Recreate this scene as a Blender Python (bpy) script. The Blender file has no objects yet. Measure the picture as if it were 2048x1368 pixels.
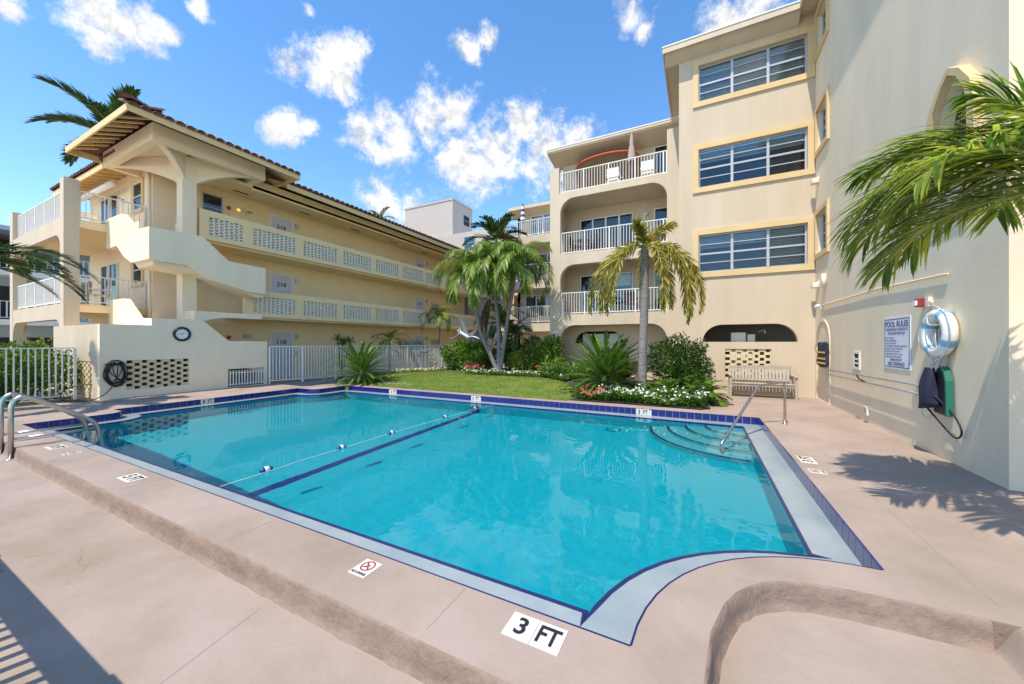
import bpy, bmesh, math, random
from mathutils import Vector, Matrix, noise
from mathutils.geometry import tessellate_polygon
R = math.radians
scene = bpy.context.scene
col = scene.collection
rng = random.Random(7)

# ------------------------------------------------------------------ camera
YAW = 27.065
cam_d = bpy.data.cameras.new('camera')
cam_d.sensor_width = 36.0
cam_d.lens = 730 / 2048 * 36.0
cam_d.shift_y = 1 / 2048
cam_d.clip_start = 0.05
cam_d.clip_end = 2000
cam = bpy.data.objects.new('camera', cam_d)
col.objects.link(cam)
cam.location = (0, 0, 1.6)
cam.rotation_euler = (R(90), 0, R(YAW))
scene.camera = cam

# ------------------------------------------------------------------ sun and sky
SUN_DIR = Vector((0.12, 0.47, -0.875)).normalized()     # the way the light travels
sun_d = bpy.data.lights.new('sun', 'SUN')
sun_d.energy = 2.0
sun_d.angle = R(0.5)
sun_d.color = (1.0, 0.92, 0.79)
sun_d.cycles.is_caustics_light = True
sun = bpy.data.objects.new('sun', sun_d)
col.objects.link(sun)
sun.rotation_euler = SUN_DIR.to_track_quat('-Z', 'Y').to_euler()
sun.location = (0, -20, 40)

world = bpy.data.worlds.new('World')
scene.world = world
world.use_nodes = True
nt = world.node_tree
bg = nt.nodes['Background']
bg.inputs[1].default_value = 0.105
sky = nt.nodes.new('ShaderNodeTexSky')
sky.sky_type = 'NISHITA'
sky.sun_disc = False
sky.sun_elevation = math.asin(-SUN_DIR.z)
sky.sun_rotation = math.atan2(-SUN_DIR.x, -SUN_DIR.y)
sky.air_density = 1.0
sky.dust_density = 0.0
sky.ozone_density = 1.0
SC, SS = math.cos(R(YAW)), math.sin(R(YAW))


def sky_dir(px, py):
    u, v = (px - 1024) / 730, (685 - py) / 730
    return Vector((u * SC - SS, u * SS + SC, v)), (1 + u * u + v * v)


def build_clouds():
    N, L = nt.nodes, nt.links
    tc = N.new('ShaderNodeTexCoord')
    n1 = N.new('ShaderNodeTexNoise')
    n1.inputs['Scale'].default_value = 9
    n1.inputs['Detail'].default_value = 7
    n1.inputs['Roughness'].default_value = 0.6
    L.new(tc.outputs['Generated'], n1.inputs['Vector'])
    sub = N.new('ShaderNodeVectorMath'); sub.operation = 'SUBTRACT'
    L.new(n1.outputs['Color'], sub.inputs[0]); sub.inputs[1].default_value = (.5, .5, .5)
    sca = N.new('ShaderNodeVectorMath'); sca.operation = 'SCALE'
    L.new(sub.outputs[0], sca.inputs[0]); sca.inputs['Scale'].default_value = 0.045
    add = N.new('ShaderNodeVectorMath'); add.operation = 'ADD'
    L.new(tc.outputs['Generated'], add.inputs[0]); L.new(sca.outputs[0], add.inputs[1])
    blobs = [(240, 45, 90), (325, 62, 36), (180, 15, 75), (205, 90, 40), (395, 18, 24), (655, 125, 78), (700, 110, 58),
             (585, 130, 44), (690, 165, 52), (580, 258, 46), (545, 262, 32), (615, 256, 30), (735, 275, 55),
             (790, 270, 74), (860, 243, 70), (912, 232, 42), (770, 305, 40), (930, 320, 90), (995, 300, 84),
             (1050, 250, 60), (1095, 305, 80), (1155, 300, 66), (965, 352, 52), (1068, 226, 34), (770, 405, 55),
             (822, 410, 42), (740, 400, 34), (930, 95, 38), (975, 72, 30), (1260, 15, 48), (1285, 62, 26),
             (1510, 5, 95), (1450, 40, 58), (1415, 72, 36), (615, 28, 22), (20, 15, 40)]
    pts = []
    for px, py, r in blobs:
        d, k = sky_dir(px, py)
        pts.append((d.normalized(), 1.06 * r / 730 / k ** 0.75))
    rc = random.Random(5)
    for i in range(22):                       # the same broken cumulus all round the sky
        az = rc.uniform(72, 288)
        d = Vector((math.sin(R(-YAW + az)), math.cos(R(-YAW + az)), 0))
        e = R(rc.uniform(10, 52))
        d = Vector((d.x * math.cos(e), d.y * math.cos(e), math.sin(e)))
        for k in range(3):
            j = Vector((rc.uniform(-.06, .06), rc.uniform(-.06, .06), rc.uniform(-.025, .025)))
            pts.append(((d + j).normalized(), rc.uniform(.03, .085)))
    last = None
    for d, r in pts:
        m = N.new('ShaderNodeVectorMath'); m.operation = 'DISTANCE'
        L.new(add.outputs[0], m.inputs[0]); m.inputs[1].default_value = d
        mr = N.new('ShaderNodeMath'); mr.operation = 'MULTIPLY_ADD'
        L.new(m.outputs['Value'], mr.inputs[0]); mr.inputs[1].default_value = -1 / r; mr.inputs[2].default_value = 1
        if last is None:
            last = mr
        else:
            mx = N.new('ShaderNodeMath'); mx.operation = 'MAXIMUM'
            L.new(last.outputs[0], mx.inputs[0]); L.new(mr.outputs[0], mx.inputs[1]); 
            last = mx
    n2 = N.new('ShaderNodeTexNoise')
    n2.inputs['Scale'].default_value = 17
    n2.inputs['Detail'].default_value = 10
    n2.inputs['Roughness'].default_value = 0.68
    L.new(tc.outputs['Generated'], n2.inputs['Vector'])
    ma = N.new('ShaderNodeMath'); ma.operation = 'MULTIPLY_ADD'
    L.new(n2.outputs['Fac'], ma.inputs[0]); ma.inputs[1].default_value = 2.7; ma.inputs[2].default_value = -1.4
    sm = N.new('ShaderNodeMath'); sm.operation = 'ADD'
    L.new(last.outputs[0], sm.inputs[0]); L.new(ma.outputs[0], sm.inputs[1])
    mp = N.new('ShaderNodeMapRange'); mp.interpolation_type = 'SMOOTHSTEP'
    mp.inputs['From Min'].default_value = -.05; mp.inputs['From Max'].default_value = .85
    L.new(sm.outputs[0], mp.inputs['Value'])
    up = N.new('ShaderNodeVectorMath'); up.operation = 'ADD'; up.inputs[1].default_value = (0, 0, .022)
    L.new(tc.outputs['Generated'], up.inputs[0])
    n3 = N.new('ShaderNodeTexNoise')
    for nm in ('Scale', 'Detail', 'Roughness'):
        n3.inputs[nm].default_value = n2.inputs[nm].default_value
    n3.inputs['Detail'].default_value = 5
    L.new(up.outputs[0], n3.inputs['Vector'])
    df = N.new('ShaderNodeMath'); df.operation = 'SUBTRACT'
    L.new(n2.outputs['Fac'], df.inputs[0]); L.new(n3.outputs['Fac'], df.inputs[1])
    cr = N.new('ShaderNodeMapRange')
    cr.inputs['From Min'].default_value = -.16; cr.inputs['From Max'].default_value = .10
    cr.inputs['To Min'].default_value = 2.55; cr.inputs['To Max'].default_value = 3.9
    L.new(df.outputs[0], cr.inputs['Value'])
    cc = N.new('ShaderNodeCombineColor')
    for i in range(3):
        L.new(cr.outputs[0], cc.inputs[i])
    mix = N.new('ShaderNodeMix'); mix.data_type = 'RGBA'
    L.new(mp.outputs[0], mix.inputs['Factor'])
    hs = N.new('ShaderNodeHueSaturation'); hs.inputs['Saturation'].default_value = 1.24
    L.new(sky.outputs[0], hs.inputs['Color'])
    L.new(hs.outputs[0], mix.inputs[6]); L.new(cc.outputs[0], mix.inputs[7])
    L.new(mix.outputs[2], bg.inputs[0])


build_clouds()
vs = scene.view_settings
vs.view_transform = 'Standard'
vs.look = 'None'
vs.gamma = 1
vs.exposure = 1.5
scene.cycles.use_denoising = True
scene.cycles.max_bounces = 8
scene.cycles.transparent_max_bounces = 16
scene.cycles.sample_clamp_indirect = 8

# ------------------------------------------------------------------ helpers
ORG = {}


def org(o):
    return ORG[o.name] if o is not None else Vector((0, 0, 0))


def tag(o, label=None, cat=None, group=None, kind=None):
    if label: o['label'] = label
    if cat: o['category'] = cat
    if group: o['group'] = group
    if kind: o['kind'] = kind
    return o


def thing(name, loc, label, cat, group=None):
    o = bpy.data.objects.new(name, None)
    o.empty_display_size = .1
    col.objects.link(o)
    o.location = loc
    ORG[o.name] = Vector(loc)
    return tag(o, label, cat, group)


def link(name, me, parent=None, loc=(0, 0, 0), rot=None):
    """an object sharing the mesh me, at world position loc"""
    o = bpy.data.objects.new(name, me)
    col.objects.link(o)
    loc = Vector(loc)
    if parent is not None:
        o.parent = parent
        o.location = loc - org(parent)
    else:
        o.location = loc
    if rot is not None:
        o.rotation_euler = rot
    ORG[o.name] = loc
    return o


class MB:
    def __init__(s):
        s.v = []; s.f = []

    def add(s, vs, fs):
        b = len(s.v)
        s.v += [tuple(p) for p in vs]
        s.f += [tuple(b + i for i in f) for f in fs]
        return s

    def box(s, x0, x1, y0, y1, z0, z1):
        x0, x1 = min(x0, x1), max(x0, x1); y0, y1 = min(y0, y1), max(y0, y1); z0, z1 = min(z0, z1), max(z0, z1)
        return s.add([(x0, y0, z0), (x1, y0, z0), (x1, y1, z0), (x0, y1, z0), (x0, y0, z1), (x1, y0, z1), (x1, y1, z1), (x0, y1, z1)],
                     [(0, 3, 2, 1), (4, 5, 6, 7), (0, 1, 5, 4), (1, 2, 6, 5), (2, 3, 7, 6), (3, 0, 4, 7)])

    def quad(s, *p):
        return s.add(p, [tuple(range(len(p)))])

    def prism(s, poly, ax, c0, c1, holes=()):
        """2-D outline (with holes) extruded along an axis; for x: (y,z), y: (x,z), z: (x,y)"""
        loops = [list(poly)] + [list(h) for h in holes]
        c0, c1 = min(c0, c1), max(c0, c1)

        def p3(p, c):
            return (c, p[0], p[1]) if ax == 'x' else (p[0], c, p[1]) if ax == 'y' else (p[0], p[1], c)
        tris = tessellate_polygon([[Vector((a, b, 0)) for a, b in lp] for lp in loops])
        flat = [p for lp in loops for p in lp]

        def area(t):
            a, b, c = (flat[i] for i in t)
            return (b[0] - a[0]) * (c[1] - a[1]) - (b[1] - a[1]) * (c[0] - a[0])
        n = len(flat)
        vs = [p3(p, c0) for p in flat] + [p3(p, c1) for p in flat]
        fs = []
        for t in tris:
            t = tuple(t)
            if area(t) < 0: t = (t[0], t[2], t[1])
            up = ax != 'y'
            hi, lo = tuple(n + i for i in t), (t[0], t[2], t[1])
            if not up: hi, lo = (hi[0], hi[2], hi[1]), (lo[0], lo[2], lo[1])
            fs += [hi, lo]
        k = 0
        for li, lp in enumerate(loops):
            m = len(lp)
            ar = sum(lp[i][0] * lp[(i + 1) % m][1] - lp[(i + 1) % m][0] * lp[i][1] for i in range(m))
            flip = (ar < 0) != (li > 0)
            if ax == 'y': flip = not flip
            for i in range(m):
                a, b = k + i, k + (i + 1) % m
                q = (a, b, n + b, n + a)
                fs.append(q[::-1] if flip else q)
            k += m
        return s.add(vs, fs)

    def tube(s, pts, r, n=8, caps=True):
        pts = [Vector(p) for p in pts]
        rs = r if isinstance(r, (list, tuple)) else [r] * len(pts)
        b = len(s.v)
        up = None
        for i, p in enumerate(pts):
            t = (pts[min(i + 1, len(pts) - 1)] - pts[max(i - 1, 0)]).normalized()
            if up is None:
                up = t.orthogonal().normalized()
            else:
                up = (up - t * up.dot(t))
                up = up.normalized() if up.length > 1e-6 else t.orthogonal().normalized()
            w = t.cross(up)
            for k in range(n):
                a = 2 * math.pi * k / n
                s.v.append(tuple(p + (up * math.cos(a) + w * math.sin(a)) * rs[i]))
        for i in range(len(pts) - 1):
            for k in range(n):
                k2 = (k + 1) % n
                s.f.append((b + i * n + k, b + i * n + k2, b + (i + 1) * n + k2, b + (i + 1) * n + k))
        if caps:
            s.f.append(tuple(b + k for k in range(n))[::-1])
            e = b + (len(pts) - 1) * n
            s.f.append(tuple(e + k for k in range(n)))
        return s

    def lathe(s, prof, c, n=20, axis=(0, 0, 1), sx=1, sy=1):
        q = Vector((0, 0, 1)).rotation_difference(Vector(axis))
        b = len(s.v); c = Vector(c)
        for r, z in prof:
            for k in range(n):
                a = 2 * math.pi * k / n
                s.v.append(tuple(c + q @ Vector((r * math.cos(a) * sx, r * math.sin(a) * sy, z))))
        for i in range(len(prof) - 1):
            for k in range(n):
                k2 = (k + 1) % n
                s.f.append((b + i * n + k, b + i * n + k2, b + (i + 1) * n + k2, b + (i + 1) * n + k))
        s.f.append(tuple(b + k for k in range(n))[::-1])
        e = b + (len(prof) - 1) * n
        s.f.append(tuple(e + k for k in range(n)))
        return s

    def torus(s, c, R1, r, axis=(0, 0, 1), n=36, m=12, a0=0, a1=None):
        q = Vector((0, 0, 1)).rotation_difference(Vector(axis)); c = Vector(c)
        full = a1 is None
        a1 = a0 + 2 * math.pi if full else a1
        b = len(s.v); cnt = n if full else n + 1
        for i in range(cnt):
            a = a0 + (a1 - a0) * i / n
            for k in range(m):
                t = 2 * math.pi * k / m
                s.v.append(tuple(c + q @ Vector(((R1 + r * math.cos(t)) * math.cos(a), (R1 + r * math.cos(t)) * math.sin(a), r * math.sin(t)))))
        for i in range(n):
            i2 = (i + 1) % cnt
            for k in range(m):
                k2 = (k + 1) % m
                s.f.append((b + i * m + k, b + i2 * m + k, b + i2 * m + k2, b + i * m + k2))
        return s

    def mesh(s, name, mat, smooth=False, off=(0, 0, 0)):
        me = bpy.data.meshes.new(name)
        ox, oy, oz = off
        me.from_pydata([(x - ox, y - oy, z - oz) for x, y, z in s.v], [], s.f)
        me.materials.append(mat)
        if smooth:
            me.polygons.foreach_set('use_smooth', [True] * len(me.polygons))
        me.update()
        return me

    def build(s, name, mat, parent=None, smooth=False, at=None, bevel=0):
        o_ = org(parent) if at is None else Vector(at)
        me = s.mesh(name, mat, smooth, o_)
        o = bpy.data.objects.new(name, me)
        col.objects.link(o)
        if parent is not None:
            o.parent = parent
            o.location = o_ - org(parent)
        else:
            o.location = o_
        ORG[o.name] = o_.copy()
        if bevel:
            b = o.modifiers.new('bevel', 'BEVEL'); b.width = bevel; b.segments = 2; b.limit_method = 'ANGLE'
        return o


# ------------------------------------------------------------------ materials
def new_mat(name):
    m = bpy.data.materials.new(name)
    m.use_nodes = True
    return m, m.node_tree, m.node_tree.nodes['Principled BSDF']


def mat(name, c, rough=.6, metal=0., bump=None, var=None, spec=.5, coat=0., streak=None, speck=None, crack=False):
    """bump=(scale,strength,distance)  var=(scale, second colour, amount)"""
    m, t, p = new_mat(name)
    N, L = t.nodes, t.links
    p.inputs['Base Color'].default_value = (*c, 1)
    p.inputs['Roughness'].default_value = rough
    p.inputs['Metallic'].default_value = metal
    p.inputs['Specular IOR Level'].default_value = spec
    p.inputs['Coat Weight'].default_value = coat
    geo = N.new('ShaderNodeNewGeometry')
    if var:
        vecs = geo.outputs['Position']
        if streak:
            mpn = N.new('ShaderNodeMapping'); mpn.inputs['Scale'].default_value = streak
            L.new(vecs, mpn.inputs['Vector']); vecs = mpn.outputs[0]
        a = N.new('ShaderNodeTexNoise'); a.inputs['Scale'].default_value = var[0]
        a.inputs['Detail'].default_value = 8; a.inputs['Roughness'].default_value = .62
        L.new(vecs, a.inputs['Vector'])
        r = N.new('ShaderNodeMapRange'); r.inputs['From Min'].default_value = .38; r.inputs['From Max'].default_value = .66
        r.inputs['To Max'].default_value = var[2]
        L.new(a.outputs['Fac'], r.inputs['Value'])
        x = N.new('ShaderNodeMix'); x.data_type = 'RGBA'
        x.inputs[6].default_value = (*c, 1); x.inputs[7].default_value = (*var[1], 1)
        L.new(r.outputs[0], x.inputs['Factor']); L.new(x.outputs[2], p.inputs['Base Color'])
        if speck:
            s1 = N.new('ShaderNodeTexNoise'); s1.inputs['Scale'].default_value = speck[0]; s1.inputs['Detail'].default_value = 3
            L.new(geo.outputs['Position'], s1.inputs['Vector'])
            s2 = N.new('ShaderNodeTexNoise'); s2.inputs['Scale'].default_value = 1.1; s2.inputs['Detail'].default_value = 3
            L.new(geo.outputs['Position'], s2.inputs['Vector'])
            sm_ = N.new('ShaderNodeMath'); sm_.operation = 'MULTIPLY_ADD'; sm_.inputs[1].default_value = .35
            L.new(s2.outputs['Fac'], sm_.inputs[0]); L.new(s1.outputs['Fac'], sm_.inputs[2])
            s3 = N.new('ShaderNodeMapRange'); s3.inputs['From Min'].default_value = speck[2]; s3.inputs['From Max'].default_value = speck[2] + .07
            s3.inputs['To Max'].default_value = .8
            L.new(sm_.outputs[0], s3.inputs['Value'])
            s4 = N.new('ShaderNodeMix'); s4.data_type = 'RGBA'; s4.inputs[7].default_value = (*speck[1], 1)
            L.new(x.outputs[2], s4.inputs[6]); L.new(s3.outputs[0], s4.inputs['Factor']); L.new(s4.outputs[2], p.inputs['Base Color'])
    if crack:
        src = p.inputs['Base Color'].links[0].from_socket
        w1 = N.new('ShaderNodeTexNoise'); w1.inputs['Scale'].default_value = 1.3; w1.inputs['Detail'].default_value = 6
        L.new(geo.outputs['Position'], w1.inputs['Vector'])
        w2 = N.new('ShaderNodeVectorMath'); w2.operation = 'MULTIPLY_ADD'; w2.inputs[1].default_value = (.9, .9, .9)
        L.new(w1.outputs['Color'], w2.inputs[0]); L.new(geo.outputs['Position'], w2.inputs[2])
        vo = N.new('ShaderNodeTexVoronoi'); vo.feature = 'DISTANCE_TO_EDGE'; vo.inputs['Scale'].default_value = .34
        L.new(w2.outputs[0], vo.inputs['Vector'])
        v1 = N.new('ShaderNodeMapRange'); v1.inputs['From Min'].default_value = .0006; v1.inputs['From Max'].default_value = .0016
        v1.inputs['To Min'].default_value = .55; v1.inputs['To Max'].default_value = 0
        L.new(vo.outputs['Distance'], v1.inputs['Value'])
        v2 = N.new('ShaderNodeTexNoise'); v2.inputs['Scale'].default_value = .5
        L.new(geo.outputs['Position'], v2.inputs['Vector'])
        v3 = N.new('ShaderNodeMapRange'); v3.inputs['From Min'].default_value = .5; v3.inputs['From Max'].default_value = .6
        L.new(v2.outputs['Fac'], v3.inputs['Value'])
        v4 = N.new('ShaderNodeMath'); v4.operation = 'MULTIPLY'
        L.new(v1.outputs[0], v4.inputs[0]); L.new(v3.outputs[0], v4.inputs[1])
        v5 = N.new('ShaderNodeMix'); v5.data_type = 'RGBA'; v5.inputs[7].default_value = (.12, .09, .07, 1)
        L.new(v4.outputs[0], v5.inputs['Factor']); L.new(src, v5.inputs[6]); L.new(v5.outputs[2], p.inputs['Base Color'])
    if bump:
        b = N.new('ShaderNodeTexNoise'); b.inputs['Scale'].default_value = bump[0]
        b.inputs['Detail'].default_value = 5; b.inputs['Roughness'].default_value = .6
        L.new(geo.outputs['Position'], b.inputs['Vector'])
        bn = N.new('ShaderNodeBump'); bn.inputs['Strength'].default_value = bump[1]; bn.inputs['Distance'].default_value = bump[2]
        L.new(b.outputs['Fac'], bn.inputs['Height']); L.new(bn.outputs[0], p.inputs['Normal'])
    return m


def leaf_mat(name, c, c2, trans=.32, rough=.42, scale=1.4):
    m, t, p = new_mat(name)
    N, L = t.nodes, t.links
    geo = N.new('ShaderNodeNewGeometry')
    a = N.new('ShaderNodeTexNoise'); a.inputs['Scale'].default_value = scale; a.inputs['Detail'].default_value = 4
    L.new(geo.outputs['Position'], a.inputs['Vector'])
    ad = N.new('ShaderNodeMath'); ad.operation = 'MULTIPLY_ADD'; ad.inputs[1].default_value = .6; ad.inputs[2].default_value = -.3
    L.new(geo.outputs['Random Per Island'], ad.inputs[0])
    su = N.new('ShaderNodeMath'); su.operation = 'ADD'
    L.new(a.outputs['Fac'], su.inputs[0]); L.new(ad.outputs[0], su.inputs[1])
    r = N.new('ShaderNodeMapRange'); r.inputs['From Min'].default_value = .3; r.inputs['From Max'].default_value = .75
    L.new(su.outputs[0], r.inputs['Value'])
    x = N.new('ShaderNodeMix'); x.data_type = 'RGBA'
    x.inputs[6].default_value = (*c, 1); x.inputs[7].default_value = (*c2, 1)
    L.new(r.outputs[0], x.inputs['Factor']); L.new(x.outputs[2], p.inputs['Base Color'])
    p.inputs['Roughness'].default_value = rough
    p.inputs['Specular IOR Level'].default_value = .45
    tr = N.new('ShaderNodeBsdfTranslucent'); L.new(x.outputs[2], tr.inputs['Color'])
    mx = N.new('ShaderNodeMixShader'); mx.inputs[0].default_value = trans
    L.new(p.outputs[0], mx.inputs[1]); L.new(tr.outputs[0], mx.inputs[2])
    L.new(mx.outputs[0], N['Material Output'].inputs['Surface'])
    return m


def glass_mat(name, tint=(.78, .84, .86), rough=.01):
    m, t, p = new_mat(name)
    N, L = t.nodes, t.links
    N.remove(p)
    tr = N.new('ShaderNodeBsdfTransparent'); tr.inputs[0].default_value = (*tint, 1)
    gl = N.new('ShaderNodeBsdfGlossy'); gl.inputs['Roughness'].default_value = rough
    fr = N.new('ShaderNodeFresnel'); fr.inputs['IOR'].default_value = 1.6
    mx = N.new('ShaderNodeMixShader')
    L.new(fr.outputs[0], mx.inputs[0]); L.new(tr.outputs[0], mx.inputs[1]); L.new(gl.outputs[0], mx.inputs[2])
    L.new(mx.outputs[0], N['Material Output'].inputs['Surface'])
    return m


CREAM = (.62, .51, .38)
M = {}
M['cream'] = mat('cream_stucco', CREAM, .8, bump=(40, .35, .01), var=(.9, (.55, .445, .32), .85), spec=.2, streak=(1.6, 1.6, .22))
M['stair'] = mat('stair_stucco', (.92, .75, .53), .8, bump=(40, .35, .01), var=(.9, (.80, .66, .46), .7), spec=.2, streak=(1.4, 1.4, .3))
M['cream_grey'] = mat('pale_stucco', (.82, .68, .50), .8, bump=(26, .25, .01), var=(.7, (.71, .58, .42), .75), spec=.2, streak=(1.5, 1.5, .35))
M['yellow'] = mat('yellow_stucco', (.88, .68, .39), .8, bump=(40, .35, .01), var=(.8, (.80, .60, .33), .7), spec=.2, streak=(1, 1, .4))
M['pale'] = mat('pale_yellow_stucco', (.88, .74, .54), .8, bump=(40, .35, .01), var=(.9, (.79, .65, .46), .7), spec=.2, streak=(1, 1, .4))
M['trim'] = mat('ochre_trim', (.70, .52, .28), .75, bump=(50, .25, .006), var=(1.6, (.62, .44, .22), .6), spec=.2)
M['white'] = mat('white_paint', (.78, .75, .70), .45, var=(3, (.69, .66, .61), .6))
M['alu'] = mat('window_aluminium', (.45, .46, .50), .4, metal=.15)
M['offwhite'] = mat('block_white', (.80, .73, .60), .8, bump=(60, .3, .006), var=(4, (.66, .62, .52), .6), spec=.2)
M['brick'] = mat('cream_brick', (.70, .58, .36), .85, bump=(70, .5, .006), var=(6, (.60, .47, .27), .7), spec=.2)
M['deck'] = mat('deck_concrete', (.385, .292, .243), .75, bump=(34, .45, .006), var=(.9, (.285, .222, .172), 1.0), spec=.25, speck=(75, (.20, .15, .115), .885), crack=True)
M['deck_low'] = mat('deck_concrete_low', (.385, .297, .252), .75, bump=(30, .5, .006), var=(.8, (.28, .22, .16), 1.0), spec=.25, speck=(70, (.20, .15, .11), .88), crack=True)
M['curb'] = mat('rough_curb', (.30, .215, .168), .9, bump=(26, .6, .02), var=(7, (.215, .155, .12), .8), spec=.15)
M['bluetile'] = mat('cobalt_tile', (.008, .011, .16), .12, var=(9, (.006, .009, .10), .8), coat=.4)
M['grout'] = mat('grout', (.60, .60, .62), .8)
M['ledge'] = mat('ledge_plaster', (.31, .35, .36), .3, bump=(14, .15, .006), var=(2.2, (.22, .28, .31), .9))
M['plaster'] = mat('pool_plaster', (.006, .46, .54), .8, var=(2.5, (.005, .43, .51), .8), spec=.2)
M['stepplaster'] = mat('step_plaster', (.13, .48, .52), .8, var=(2.5, (.10, .44, .48), .8), spec=.2)
M['linetile'] = mat('line_tile', (.006, .025, .20), .3)
M['darktile'] = mat('dark_tile', (.012, .02, .10), .3)
M['markwhite'] = mat('marker_white', (.62, .58, .50), .35, var=(9, (.66, .65, .58), .7))
M['navytile'] = mat('navy_edge_tile', (.010, .012, .10), .25, coat=.2)
M['ink'] = mat('black_ink', (.014, .014, .018), .5)
M['red'] = mat('sign_red', (.42, .012, .018), .45)
M['signblue'] = mat('sign_blue', (.035, .06, .24), .45)
M['signwhite'] = mat('sign_white', (.72, .76, .84), .35)
M['steel'] = mat('stainless_steel', (.50, .48, .45), .3, metal=1., bump=(9, .1, .01))
M['dullsteel'] = mat('dull_metal', (.45, .46, .47), .4, metal=.8)
M['silver'] = mat('silver_sculpture', (.30, .32, .35), .45, metal=.55, bump=(30, .4, .01))
M['black'] = mat('black_rubber', (.012, .012, .012), .45)
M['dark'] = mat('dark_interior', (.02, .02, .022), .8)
M['dim'] = mat('dim_interior', (.16, .135, .10), .9)
M['door'] = mat('door_paint', (.60, .58, .60), .5, var=(2, (.53, .51, .53), .6))
M['blind'] = mat('pale_blind', (.62, .68, .64), .6)
M['bamboo'] = mat('brown_blind', (.12, .075, .05), .7)
M['glass'] = glass_mat('window_glass')
M['terracotta'] = mat('terracotta_tile', (.18, .07, .045), .8, bump=(24, .5, .01), var=(5, (.085, .04, .03), .9))
M['wood'] = mat('eave_timber', (.78, .56, .28), .75, var=(5, (.68, .47, .22), .7))
M['bench'] = mat('weathered_bench', (.44, .38, .31), .75, bump=(40, .4, .006), var=(6, (.34, .29, .23), .8))
M['navy'] = mat('navy_cloth', (.014, .017, .045), .85, bump=(60, .4, .006))
M['stripe'] = mat('yellow_stripe', (.75, .48, .03), .7)
M['green'] = mat('green_foam', (.015, .15, .10), .6)
M['ring'] = mat('life_ring_white', (.80, .80, .78), .35)
M['ringblue'] = mat('life_ring_band', (.20, .42, .62), .5)
M['rope'] = mat('white_rope', (.55, .55, .54), .8)
M['alarmred'] = mat('alarm_red', (.33, .03, .035), .35)
M['floatblue'] = mat('float_blue', (.012, .06, .22), .3)
M['taupe'] = mat('taupe_canvas', (.42, .31, .27), .85, bump=(30, .3, .01))
M['awningbrown'] = mat('awning_canvas', (.17, .11, .055), .85)
M['awningred'] = mat('awning_red', (.62, .09, .035), .7)
M['bronze'] = mat('bronze_lamp', (.035, .022, .018), .5, metal=.5)
M['greyblue'] = mat('greyblue_siding', (.40, .46, .48), .75, var=(1, (.33, .39, .42), .6))
M['greyroof'] = mat('grey_roof', (.10, .11, .13), .7)
M['tower'] = mat('tower_stucco', (.50, .44, .40), .8, bump=(20, .3, .01), var=(.5, (.45, .39, .355), .6), spec=.2)
M['orange'] = mat('orange_lit_stucco', (.62, .40, .17), .8, bump=(30, .3, .01), var=(.6, (.53, .33, .13), .6), spec=.2)  # orange light of the shaded walkway put into the wall colour
M['soil'] = mat('garden_soil', (.05, .038, .028), .95, bump=(20, 1, .04), var=(8, (.09, .07, .05), .8))
M['lawn'] = mat('lawn_turf', (.11, .20, .03), .9, bump=(90, .8, .02), var=(1.5, (.23, .25, .06), 1.0), spec=.1)
M['asphalt'] = mat('distant_ground', (.42, .38, .31), .9, var=(.3, (.34, .31, .25), .9))
M['trunk'] = mat('palm_trunk', (.27, .245, .23), .85, bump=(22, .9, .02), var=(9, (.13, .115, .105), .9), streak=(.5, .5, 3))
M['trunkdark'] = mat('palm_trunk_brown', (.20, .15, .11), .9, bump=(26, .9, .02), var=(6, (.09, .07, .05), .9))
M['shaft'] = mat('palm_crownshaft', (.17, .26, .08), .5, var=(3, (.26, .28, .10), .7))
M['stem'] = mat('woody_stem', (.10, .07, .04), .9)
M['rachis'] = mat('frond_rib', (.22, .26, .07), .5)
M['palm'] = leaf_mat('palm_leaf', (.06, .16, .012), (.50, .54, .06), trans=.5)
M['palmdark'] = leaf_mat('palm_leaf_dark', (.022, .075, .016), (.11, .17, .03), trans=.25)
M['palmlight'] = leaf_mat('palm_leaf_light', (.07, .17, .015), (.38, .46, .07), trans=.4)
M['foxtail'] = leaf_mat('foxtail_leaf', (.22, .21, .025), (.58, .46, .10), scale=2.2, trans=.4)
M['cycad'] = leaf_mat('cycad_leaf', (.018, .085, .008), (.20, .34, .03), rough=.32, trans=.22)
M['dead'] = leaf_mat('dead_frond', (.06, .03, .014), (.14, .07, .03), trans=.1)
M['silverfan'] = leaf_mat('silver_fan_leaf', (.16, .24, .21), (.30, .38, .33), trans=.15)
M['shrub'] = leaf_mat('shrub_leaf', (.03, .095, .012), (.19, .31, .035))
M['variegated'] = leaf_mat('variegated_leaf', (.05, .13, .014), (.42, .42, .07), scale=4)
M['cover'] = leaf_mat('ground_cover_leaf', (.045, .13, .014), (.22, .36, .04))
M['petalwhite'] = leaf_mat('white_petal', (.80, .80, .78), (.74, .76, .74), trans=.2)
M['petalred'] = leaf_mat('red_petal', (.55, .03, .08), (.72, .16, .16), trans=.2)
M['petalcream'] = leaf_mat('cream_petal', (.66, .52, .40), (.72, .64, .46), trans=.2)
M['cushion'] = mat('beige_cushion', (.55, .47, .37), .85)
M['teal'] = mat('teal_cloth', (.03, .30, .34), .8)
M['paver'] = mat('red_paver', (.30, .10, .07), .85, var=(9, (.20, .08, .06), .8))
M['purple'] = mat('purple_canvas', (.07, .05, .20), .8)
M['bulb'] = mat('amber_bulb', (.9, .6, .15), .4)
_p = M['bulb'].node_tree.nodes['Principled BSDF']
_p.inputs['Emission Color'].default_value = (1, .6, .15, 1); _p.inputs['Emission Strength'].default_value = .35 


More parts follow.
